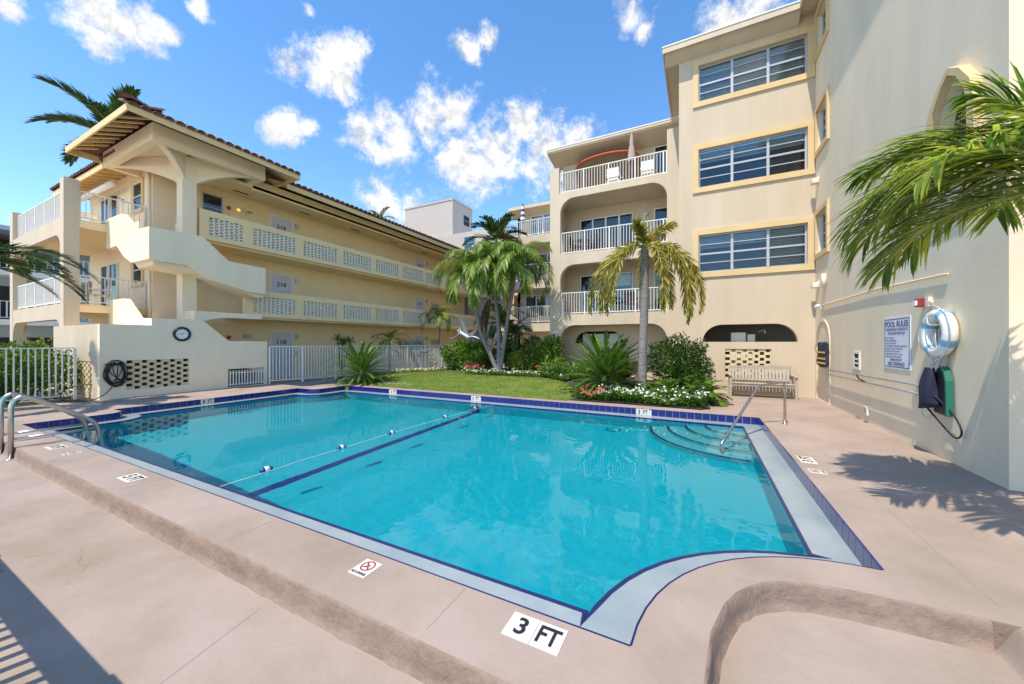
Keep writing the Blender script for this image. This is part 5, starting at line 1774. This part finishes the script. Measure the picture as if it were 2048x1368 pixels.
# ================================================================== VEGETATION
def frond_geo(mb, rb, base, az, el, L, droop, nl, ll, lw, rd, side_a=40, lift=.25, hang=.5, plume=False, t0=.1, rr=.014, seg=3, curl=0., power=1.25):
    """one pinnate frond: rib into rb, leaflets into mb"""
    n = 14
    p = Vector(base); pts = [p.copy()]; tans = []
    for i in range(n):
        t = (i + .5) / n
        e = el - droop * t ** power
        a = az + curl * t
        d = Vector((math.cos(a) * math.cos(e), math.sin(a) * math.cos(e), math.sin(e)))
        tans.append(d); p = p + d * (L / n); pts.append(p.copy())
    tans.append(tans[-1])
    rb.tube(pts, [rr * (1 - .85 * i / n) for i in range(n + 1)], 5, caps=False)
    for i in range(nl):
        t = t0 + (1 - t0) * (i + .5) / nl
        f = t * n; k = min(int(f), n - 1)
        pos = pts[k].lerp(pts[k + 1], f - k); T = tans[k]
        S = T.cross(Vector((0, 0, 1)))
        S = S.normalized() if S.length > .05 else Vector((-math.sin(az), math.cos(az), 0))
        Nn = S.cross(T)
        ln = ll * (.45 + .55 * math.sin(math.pi * (.12 + .8 * t)) ** .8) * rd.uniform(.85, 1.1)
        if t > .9: ln *= .75
        for sg in (-1, 1):
            sa = R(side_a + 25 * t + rd.uniform(-7, 7))
            if plume:
                ro = rd.uniform(-1.25, 1.25)
                sd = (S * sg * math.cos(ro) + Nn * math.sin(ro))
            else:
                ro = math.atan(lift) + rd.uniform(-.18, .18)
                sd = (S * sg * math.cos(ro) + Nn * math.sin(ro))
            d = (sd * math.cos(sa) + T * math.sin(sa)).normalized()
            wv = d.cross(Nn if not plume else Vector((rd.uniform(-1, 1), rd.uniform(-1, 1), rd.uniform(-1, 1)))).normalized() * (lw * rd.uniform(.8, 1.15) / 2)
            q = pos.copy(); vs = []
            dd = d.copy(); st = ln / seg
            hg = hang * rd.uniform(.7, 1.4)
            for s in range(seg + 1):
                u = s / seg
                w = (.45 if s == 0 else 1.0 if u < .7 else .75)
                if s < seg:
                    vs += [q - wv * w, q + wv * w]
                    q = q + dd * st
                    dd = (dd + Vector((0, 0, -hg / seg))).normalized()
                else:
                    vs.append(q)
            fs = [(2 * s, 2 * s + 1, 2 * s + 3, 2 * s + 2) for s in range(seg - 1)] + [(2 * seg - 2, 2 * seg - 1, 2 * seg)]
            mb.add(vs, fs)


def add_frond(root, leafm, base, az, el, L, droop, nl, ll, lw, rd, **kw):
    mb, rb = MB(), MB()
    frond_geo(mb, rb, base, az, el, L, droop, nl, ll, lw, rd, **kw)
    f = rb.build('frond', M['rachis'], root)
    mb.build('leaflets', leafm, f)
    return f


def trunk_tube(root, pts, r0, r1, material, ring=.1, name='trunk', flare=1.35):
    sp = smooth_path(pts, 10)
    rs = []
    for i in range(len(sp)):
        t = i / (len(sp) - 1)
        rr = r0 + (r1 - r0) * t
        if t < .14: rr *= 1 + (flare - 1) * (1 - t / .14) ** 2
        rs.append(rr * (1 + .035 * math.sin(i * 2.1)))
    return MB().tube(sp, rs, 12).build(name, material, root, smooth=True)


def palm(name, label, base, tops, leafm, nf, L, droop, nl, ll, lw, seed, r0=.09, r1=.07, shaft=.6, tm='trunk', els=(75, -5), group=None, **kw):
    rd = random.Random(seed)
    root = thing(name, base, label, 'palm tree', group)
    for tp in tops:
        bs, tp = Vector(base), Vector(tp)
        mid = bs.lerp(tp, .5) + Vector((rd.uniform(-.1, .1), rd.uniform(-.1, .1), 0)) + (Vector((bs.x, bs.y, 0)) - Vector((tp.x, tp.y, 0))) * -.12
        trunk_tube(root, [bs, bs.lerp(mid, .5) , mid, mid.lerp(tp, .55), tp], r0, r1, M[tm])
        cb = tp
        if shaft:
            cb = tp + Vector((rd.uniform(-.05, .05), rd.uniform(-.05, .05), shaft))
            MB().tube([tp - Vector((0, 0, .02)), tp + (cb - tp) * .3, cb], [r1 * 1.25, r1 * 1.1, r1 * .5], 10).build('crownshaft', M['shaft'], root, smooth=True)
        for i in range(nf):
            az = 2 * math.pi * (i * .381966 + rd.uniform(-.03, .03))
            t = (i + .5) / nf
            el = R(els[0] + (els[1] - els[0]) * t + rd.uniform(-6, 6))
            add_frond(root, leafm, cb + Vector((0, 0, -.1 * t)), az, el, L * rd.uniform(.85, 1.08), droop * rd.uniform(.85, 1.15), nl, ll, lw, rd, curl=rd.uniform(-.3, .3), **kw)
    return root


# triple palm on the lawn edge
palm('cluster_palm', 'three stemmed palm cluster with grey trunks at the lawn edge', (-7.75, 13.95, .15),
     [(-8.85, 13.45, 3.75), (-8.05, 14.0, 4.25), (-7.15, 14.15, 4.1)], M['palmlight'], 19, 2.35, R(140), 48, .66, .036, 21, r0=.10, r1=.075, shaft=.75, els=(84, 16), lift=.4, hang=1.7, side_a=32, seg=4)
# palm with drooping foxtail fronds in the right bed
rd = random.Random(5)
root = thing('foxtail_palm', (-1.42, 10.95, 0), 'single palm with drooping yellow green foxtail fronds in the flower bed', 'palm tree')
trunk_tube(root, [(-1.42, 10.95, 0), (-1.42, 10.95, 1.2), (-1.38, 10.97, 2.4), (-1.36, 10.97, 3.4), (-1.36, 10.97, 4.3)], .125, .10, M['trunk'], flare=1.45)
for i, (az, el, L) in enumerate(((188, 58, 2.75), (212, 52, 2.6), (165, 50, 2.5), (-8, 55, 2.75), (12, 45, 2.8), (-32, 52, 2.8), (-62, 50, 2.6), (60, 55, 2.4), (100, 60, 2.2), (-100, 80, .9), (20, 82, 1.0), (238, 55, 2.5), (30, 50, 2.5))):
    add_frond(root, M['foxtail'], (-1.36, 10.97, 4.3), R(az), R(el), L, R(150 if L > 1.2 else 60), 96, .36, .034, rd, plume=True, hang=.7, t0=.10, rr=.02, side_a=40, power=.42)
mb = MB(); rb = MB()
b = MB(); b.tube(smooth_path([(-1.36, 10.97, 4.2), (-1.36, 10.97, 4.7), (-1.38, 10.95, 5.2)]), [.11, .1, .09, .08, .07, .06, .05, .04, .04, .03, .02, .015, .01], 8); b.build('spear_leaf', M['shaft'], root, smooth=True)


def cycad(label, base, nf, L, seed, ll=.2, lw=.02):
    rd = random.Random(seed)
    root = thing('sago_palm', base, label, 'cycad', 'sago palms')
    bs = Vector(base)
    MB().lathe([(.17, 0), (.2, .15), (.15, .4), (.05, .46)], base, 12).build('trunk', M['trunkdark'], root, smooth=True)
    for i in range(nf):
        t = (i + .5) / nf
        az = 2 * math.pi * (i * .381966) + rd.uniform(-.1, .1)
        el = R(84 - 100 * t + rd.uniform(-5, 5))
        add_frond(root, M['cycad'], bs + Vector((.08 * math.cos(az), .08 * math.sin(az), .42 - .08 * t)), az, el, L * rd.uniform(.9, 1.1), R(34 + 16 * t), 62, ll, lw, rd, lift=.3, hang=.05, t0=.10, side_a=36, seg=2, rr=.014)


cycad('large sago palm between the lawn and the foxtail palm', (-2.5, 11.3, .05), 96, 1.5, 31, .17, .024)
cycad('sago palm in front of the fence left of the lawn', (-11.9, 10.15, 0), 70, 1.35, 32, .15, .023)
# near palm at the right edge: broad arching fronds over the deck
rd = random.Random(12)
root = thing('leaning_palm', (2.5, 3.95, 0), 'palm with broad bright fronds arching in from the right edge', 'palm tree')
trunk_tube(root, [(2.55, 3.95, 0), (2.5, 4.0, .8), (2.42, 4.1, 1.6), (2.36, 4.16, 2.45)], .10, .08, M['trunk'])
CB = Vector((2.42, 4.14, 2.76))
MB().tube([(2.36, 4.16, 2.35), (2.36, 4.16, 2.55), tuple(CB)], [.09, .08, .045], 12).build('crownshaft', M['shaft'], root, smooth=True)
for az, el, L, dr in ((126, 50, 1.7, 118), (143, 56, 1.65, 130), (160, 40, 1.5, 120), (114, 62, 1.7, 125), (102, 40, 1.6, 110), (175, 58, 1.35, 120), (135, 74, 1.3, 80), (118, 30, 1.6, 105), (150, 64, 1.5, 90), (128, 66, 1.6, 95),
                      (205, 45, 1.3, 100), (80, 50, 1.5, 100), (60, 30, 1.4, 95), (20, 45, 1.4, 100), (-30, 40, 1.4, 100), (-75, 45, 1.4, 100), (245, 50, 1.2, 100), (150, 10, 1.2, 70), (90, 78, 1.1, 40), (170, 82, 1.0, 45)):
    add_frond(root, M['palm'], CB + Vector((0, 0, -.05)), R(az), R(el), L, R(dr), 40, .56, .029, rd, lift=.2, hang=.95, t0=.18, side_a=36, seg=4, rr=.016, curl=rd.uniform(-.25, .25))
# palm outside the left edge
rd = random.Random(14)
root = thing('left_edge_palm', (-14.55, 1.5, -.1), 'palm reaching in from the left edge in front of the balconies', 'palm tree')
trunk_tube(root, [(-14.55, 1.5, -.1), (-14.5, 1.55, 1.5), (-14.45, 1.6, 3.2)], .12, .09, M['trunk'])
for az, el, L, dr in ((72, 30, 2.3, 85), (88, 18, 2.0, 75), (58, 8, 2.1, 65), (80, 45, 2.0, 95), (100, 40, 1.8, 90), (30, 35, 1.9, 90), (140, 40, 1.9, 90), (190, 40, 1.9, 90), (240, 40, 1.9, 90), (-60, 40, 1.9, 90), (-20, 40, 1.9, 90), (75, -5, 1.6, 50)):
    add_frond(root, M['palmdark'], (-14.45, 1.6, 3.4), R(az), R(el), L, R(dr), 60, .42, .044, rd, lift=.3, hang=.35, side_a=36, rr=.018)
# royal palm behind the left building
palm('royal_palm', 'dark royal palm rising behind the tiled canopy roof', (-33, 9.2, 0), [(-33, 9.2, 13.5)], M['palmdark'], 15, 3.5, R(62), 60, 1.0, .11, 41, r0=.28, r1=.22, shaft=1.0, els=(82, -15), lift=.5, hang=.35, rr=.05)
palm('distant_palm', 'tiny palm top peeking over the tiled roof line', (-31.5, 29.5, 0), [(-31.5, 29.5, 14.6)], M['palmdark'], 9, 1.8, R(85), 20, .5, .08, 42, r0=.2, r1=.15, shaft=.6, els=(80, 10))
palm('tall_palm', 'dark green palm standing between the rear wing and the link block', (-10.9, 19.3, 0), [(-10.9, 19.3, 7.3)], M['palmdark'], 18, 2.0, R(85), 30, .62, .085, 43, r0=.17, r1=.13, shaft=.5, els=(85, 0), lift=.3, hang=.4)
palm('feather_palm', 'small feather palm behind the fence with arching fronds', (-14.6, 14.3, 0), [(-14.6, 14.3, 1.75)], M['palm'], 12, 1.2, R(105), 26, .34, .03, 44, r0=.07, r1=.06, shaft=0, tm='trunkdark', els=(75, 5), hang=.6)
palm('feather_palm', 'slender feather palm behind the fence next to the sculpture', (-14.5, 18.4, 0), [(-14.5, 18.4, 2.9)], M['palm'], 14, 1.5, R(115), 28, .4, .035, 45, r0=.06, r1=.05, shaft=.3, els=(80, 5), hang=.7)
palm('areca_palm', 'yellow green areca palm behind the large sago palm', (-2.2, 12.5, .1), [(-2.2, 12.5, .35)], M['variegated'], 16, 1.25, R(80), 26, .34, .03, 46, r0=.05, r1=.05, shaft=0, els=(85, 30), hang=.4)
palm('areca_palm', 'yellow green areca palm beside the balcony pillar', (-6.6, 16.2, .1), [(-6.6, 16.2, .3)], M['variegated'], 14, 1.7, R(75), 26, .4, .035, 47, r0=.05, r1=.05, shaft=0, els=(85, 40), hang=.4)
palm('understory_palm', 'dark leafy palm growing behind the three stemmed cluster', (-8.3, 16.2, .1), [(-8.3, 16.2, 1.6), (-9.2, 16.6, 2.3)], M['palmdark'], 12, 1.7, R(90), 26, .5, .06, 48, r0=.07, r1=.06, shaft=.3, els=(80, 10), hang=.5)
# hanging dead fronds on the cluster
rd = random.Random(9)
root = thing('dead_fronds', (-8.3, 14.1, 3.6), 'brown dead fronds hanging from the middle palm stem', 'frond')
for k in range(4):
    add_frond(root, M['dead'], (-8.22 + rd.uniform(-.06, .06), 14.0, 3.7), rd.uniform(2, 5), R(-60), 1.6, R(25), 22, .4, .04, rd, hang=1.4, side_a=55)


def fan_palm(label, base, nl, Lf, seed, leafm):
    rd = random.Random(seed); root = thing('fan_palm', base, label, 'palm'); bs = Vector(base)
    for i in range(nl):
        az = 2 * math.pi * (i * .381966); el = R(75 - 60 * i / nl)
        d = Vector((math.cos(az) * math.cos(el), math.sin(az) * math.cos(el), math.sin(el)))
        hub = bs + d * Lf * .6
        rb = MB().tube([bs, hub], .012, 5)
        f = rb.build('leaf_stalk', M['rachis'], root)
        b = MB(); S = d.cross(Vector((0, 0, 1))).normalized(); U = S.cross(d)
        for j in range(22):
            a = R(-120 + 240 * j / 21)
            v = (d * math.cos(a) + S * math.sin(a) + U * .12).normalized()
            w = v.cross(U).normalized() * .022
            e = hub + v * Lf * rd.uniform(.6, .72) * (1 - .25 * abs(a) / 2.1)
            m = hub.lerp(e, .5)
            b.add([hub, m - w, e - Vector((0, 0, .05)), m + w], [(0, 1, 2, 3)])
        b.build('fan_blade', leafm, f)


fan_palm('silver blue fan palm behind the fence', (-14.5, 16.0, .5), 16, 1.25, 3, M['silverfan'])


def spiky(label, base, heads, seed):
    rd = random.Random(seed); root = thing('dracaena', base, label, 'plant'); bs = Vector(base)
    for dx, dy, h in heads:
        tp = bs + Vector((dx, dy, h))
        MB().tube([bs, bs.lerp(tp, .5) + Vector((dx * .2, 0, 0)), tp], [.035, .03, .025], 7).build('stem', M['stem'], root)
        b = MB()
        for k in range(38):
            az = rd.uniform(0, 6.28); el = R(rd.uniform(-15, 85))
            d = Vector((math.cos(az) * math.cos(el), math.sin(az) * math.cos(el), math.sin(el)))
            w = d.orthogonal().normalized() * .016; L = rd.uniform(.3, .45)
            b.add([tp - w, tp + w, tp + d * L * .6 + w * .8, tp + d * L - Vector((0, 0, .03)), tp + d * L * .6 - w * .8], [(0, 1, 2, 3, 4)])
        b.build('leaf_head', M['palmdark'], root)


spiky('spiky dracaena behind the fence, left of the sago palm', (-14.55, 11.3, 0), [(-.1, .2, 1.55), (.1, -.25, 1.7), (.1, .05, 1.35), (0, .45, 1.6)], 3)


def blob_shrub(name, label, cat, base, lobes, n, leaf, leafm, seed, group=None, stems=5, up=.3):
    """leaves spread through uneven lobes, denser near their skins"""
    rd = random.Random(seed); root = thing(name, base, label, cat, group)
    b = MB(); bs = Vector(base)
    for k in range(stems):
        lx = lobes[k % len(lobes)]
        e = bs + Vector((lx[0] + rd.uniform(-.1, .1), lx[1] + rd.uniform(-.1, .1), lx[2]))
        b.tube([bs + Vector((rd.uniform(-.1, .1), rd.uniform(-.1, .1), -.02)), bs.lerp(e, .5) + Vector((rd.uniform(-.08, .08), rd.uniform(-.08, .08), 0)), e], [.022, .016, .006], 5)
    b.build('stems', M['stem'], root)
    b = MB()
    tot = sum(l[3] * l[4] * l[5] for l in lobes)
    for lx, ly, lz, rx, ry, rz in lobes:
        for k in range(int(n * rx * ry * rz / tot)):
            v = Vector((rd.gauss(0, 1), rd.gauss(0, 1), rd.gauss(0, 1))).normalized()
            rad = rd.random() ** .38 * (1 + .28 * noise.noise(v * 2.3 + Vector((lx * 3, ly * 3, seed))))
            p = bs + Vector((lx + v.x * rx * rad, ly + v.y * ry * rad, lz + v.z * rz * rad))
            if p.z < bs.z + .02: continue
            d = (v * .6 + Vector((rd.gauss(0, .6), rd.gauss(0, .6), rd.gauss(up, .5)))).normalized()
            w = d.cross(Vector((rd.gauss(0, 1), rd.gauss(0, 1), rd.gauss(0, 1)))).normalized()
            L = leaf[0] * rd.uniform(.7, 1.25); W = leaf[1] * rd.uniform(.8, 1.15) / 2
            nn = d.cross(w) * W * .5
            b.add([p, p + d * L * .45 + w * W + nn, p + d * L, p + d * L * .45 - w * W + nn, p + d * L * .5], [(0, 1, 4), (1, 2, 4), (2, 3, 4), (3, 0, 4)])
    b.build('foliage', leafm, root)
    return root


blob_shrub('leafy_shrub', 'tall glossy green shrub between the foxtail palm and the bench', 'shrub', (-.45, 12.2, .05),
           [(-.5, 0, 1.0, .5, .45, .6), (-.15, .1, 1.35, .35, .35, .45), (.25, 0, .95, .45, .4, .6), (.45, 0, 1.35, .22, .25, .32), (.1, 0, .5, .7, .5, .45), (.05, .1, 1.62, .14, .14, .18), (.62, .05, .75, .25, .3, .35)], 4200, (.12, .05), M['shrub'], 1, stems=9)
blob_shrub('leafy_shrub', 'variegated shrub behind the right palm stems', 'shrub', (-6.9, 14.7, .15),
           [(-.2, 0, .6, .6, .5, .5), (.4, .2, .5, .5, .5, .45), (.1, .3, .95, .45, .4, .4)], 2600, (.13, .06), M['variegated'], 2)
blob_shrub('leafy_shrub', 'dark green bushes in front of the balcony pillar', 'shrub', (-5.6, 14.7, .1),
           [(-.5, .2, .8, .6, .5, .7), (.3, 0, .45, .6, .5, .4), (-.1, .3, 1.3, .5, .4, .5), (.9, -.2, .3, .5, .4, .3)], 3800, (.15, .07), M['shrub'], 3)
blob_shrub('leafy_shrub', 'loose green bush against the fence left of the palm cluster', 'shrub', (-10.3, 15.3, .15),
           [(-.8, 0, .6, .6, .5, .5), (0, 0, .75, .7, .5, .6), (.8, -.1, .6, .6, .5, .5), (-.3, 0, 1.2, .5, .4, .35), (-1.3, 0, .95, .35, .35, .3), (.5, .1, 1.15, .4, .4, .3)], 4200, (.2, .075), M['cover'], 4, stems=9)
blob_shrub('leafy_shrub', 'dark shrubs filling the bed behind the palm cluster', 'shrub', (-8.2, 15.4, .15),
           [(-.7, 0, .6, .7, .5, .55), (.5, 0, .7, .7, .5, .6), (0, .3, 1.1, .7, .5, .5), (1.4, 0, 1.0, .5, .5, .8)], 3600, (.16, .07), M['palmdark'], 5)
blob_shrub('leafy_shrub', 'low bright leaves between the lawn and the large sago palm', 'shrub', (-4.0, 13.2, .15),
           [(-.6, 0, .3, .6, .4, .3), (.3, 0, .4, .6, .5, .4), (.9, .3, .5, .5, .4, .5), (-1.2, .4, .4, .5, .4, .35)], 2600, (.14, .07), M['cover'], 6)
blob_shrub('hedge', 'dense green hedge behind the short picket fence', 'hedge', (-16.5, 2.6, -.1),
           [(0, -1.2, .8, .5, .7, .75), (0, -.2, .85, .5, .7, .75), (0, .8, .75, .5, .6, .7), (.3, -.6, .45, .4, .9, .45), (.1, .2, 1.35, .4, .5, .35)], 5200, (.11, .06), M['shrub'], 7, stems=9)
blob_shrub('hedge', 'far clipped hedge below the balcony arches', 'hedge', (-27, 5.6, -.1),
           [(0, -2.4, .9, .7, 1.3, .9), (0, -.6, .9, .7, 1.3, .95), (0, 1.2, .9, .7, 1.3, .9)], 5200, (.16, .09), M['variegated'], 8, stems=6)
blob_shrub('hedge', 'green shrubs under the balcony behind the store room', 'hedge', (-20.6, 3.2, -.1),
           [(-1.5, 0, .7, 1.1, .6, .7), (.5, .2, .75, 1.2, .6, .75), (1.9, 0, .8, .8, .5, .7)], 4200, (.13, .075), M['cover'], 9, stems=6)


def philodendron(label, base, nl, L, seed):
    rd = random.Random(seed); root = thing('philodendron', base, label, 'plant', 'philodendron plants by the flower bed'); bs = Vector(base)
    for i in range(nl):
        az = 2 * math.pi * i * .381966; el = R(78 - 62 * (i + .5) / nl)
        add_frond(root, M['cover'], bs + Vector((0, 0, .06)), az, el, L * rd.uniform(.85, 1.1), R(75), 11, .26, .055, rd, t0=.42, side_a=25, hang=.25, seg=3, rr=.011, lift=.15)


philodendron('split leaf philodendron at the deck end of the flower bed', (.02, 11.0, .05), 20, .85, 1)
philodendron('split leaf philodendron right of the foxtail palm trunk', (-.75, 11.1, .05), 18, .8, 2)
philodendron('split leaf philodendron under the shrub near the wall', (-.1, 11.75, .05), 16, .8, 3)


def ground_cover(name, label, poly, n_leaf, n_fl, h, petal, seed, zf=lambda x, y: .03, fl_r=.03, heads=1):
    rd = random.Random(seed)
    xs = [p[0] for p in poly]; ys = [p[1] for p in poly]

    def pt():
        while True:
            x, y = rd.uniform(min(xs), max(xs)), rd.uniform(min(ys), max(ys))
            if inside((x, y), poly): return x, y
    b = MB()
    for k in range(n_leaf):
        x, y = pt(); hh = h * (.65 + .5 * noise.noise(Vector((x * 2.5, y * 2.5, seed))))
        z = zf(x, y) + hh * rd.random() ** .6
        a = rd.uniform(0, 6.28); el = rd.uniform(-.3, .9); L = rd.uniform(.05, .085)
        d = Vector((math.cos(a) * math.cos(el), math.sin(a) * math.cos(el), math.sin(el))); w = Vector((-math.sin(a), math.cos(a), rd.uniform(-.4, .4))) * L * .24
        p = Vector((x, y, z))
        b.add([p, p + d * L * .5 + w, p + d * L, p + d * L * .5 - w], [(0, 1, 2, 3)])
    root = tag(b.build(name, M['cover']), label, 'flowers', kind='stuff')
    b = MB()
    for k in range(n_fl):
        x, y = pt(); hh = h * (.65 + .5 * noise.noise(Vector((x * 2.5, y * 2.5, seed))))
        z = zf(x, y) + hh * rd.uniform(.75, 1.15) + .01
        nrm = Vector((rd.uniform(-.5, .5), rd.uniform(-1.0, .2), rd.uniform(.4, 1))).normalized()
        u = nrm.orthogonal().normalized(); v = nrm.cross(u)
        for hd in range(heads):
            c = Vector((x, y, z)) + (Vector((rd.gauss(0, .022), rd.gauss(0, .022), rd.gauss(0, .012))) if heads > 1 else Vector((0, 0, 0)))
            r = fl_r * rd.uniform(.8, 1.2) * (.5 if heads > 1 else 1)
            for j in range(5):
                a = 2 * math.pi * j / 5 + k
                t = u * math.cos(a) + v * math.sin(a); s = v * math.cos(a) - u * math.sin(a)
                b.add([c, c + t * r * .7 + s * r * .45 + nrm * .004, c + t * r, c + t * r * .7 - s * r * .45 + nrm * .004], [(0, 1, 2, 3)])
    b.build('blossoms', petal, root)


def bed_z(x, y):
    return .03 + .17 * max(0, min(1, (y - 10) / 4))


ground_cover('white_flowers', 'white periwinkle ground cover along the pool edge', [(-2.45, 9.74), (.1, 9.76), (.25, 10.5), (.1, 11.0), (-1.0, 10.7), (-2.6, 10.8)], 11000, 400, .40, M['petalwhite'], 1, bed_z, fl_r=.027)
ground_cover('red_flowers', 'red flowers at the lawn end of the flower bed', [(-3.1, 9.8), (-2.2, 9.76), (-2.3, 10.5), (-3.0, 10.6)], 2200, 46, .38, M['petalred'], 2, bed_z, fl_r=.05, heads=8)
ground_cover('white_flowers', 'white flowers around the foot of the palm cluster', [(-9.5, 13.5), (-8.6, 13.2), (-7.0, 13.3), (-5.2, 13.4), (-4.4, 12.6), (-4.2, 13.2), (-5.2, 14.1), (-8.5, 14.2)], 6500, 330, .30, M['petalwhite'], 3, bed_z, fl_r=.03)
ground_cover('red_flowers', 'red flower clumps beside the palm cluster', [(-9.5, 13.8), (-8.9, 13.6), (-8.8, 14.4), (-9.7, 14.7)], 1000, 70, .5, M['petalred'], 4, bed_z, fl_r=.06, heads=8)
ground_cover('red_flowers', 'red flower clumps below the balcony pillar', [(-5.9, 13.7), (-4.9, 13.4), (-4.7, 13.9), (-5.7, 14.2)], 900, 60, .5, M['petalred'], 5, bed_z, fl_r=.06, heads=8)
ground_cover('cream_flowers', 'cream and pink flowers along the foot of the fence', [(-13.4, 11.2), (-12.9, 11.3), (-12.5, 13.2), (-11.2, 15), (-9.6, 14.7), (-9.7, 15.3), (-11.6, 15.7), (-13.2, 13.8)], 4200, 260, .26, M['petalcream'], 6, lambda x, y: .1, fl_r=.04)
b = MB(); rd = random.Random(2)                        # fallen petals on the grass
for k in range(260):
    x, y = -10.1 + rd.gauss(0, .55), 10.25 + rd.gauss(0, .16)
    z = lawn_z(x, y) + rd.uniform(.02, .05); r = rd.uniform(.012, .022); a = rd.uniform(0, 6)
    b.add([(x + r * math.cos(a + j * 2.1), y + r * math.sin(a + j * 2.1), z + rd.uniform(-.006, .006)) for j in range(3)], [(0, 1, 2)])
tag(b.build('fallen_petals', M['petalwhite']), 'scatter of white petals on the grass near the pool edge', 'petals', kind='stuff')
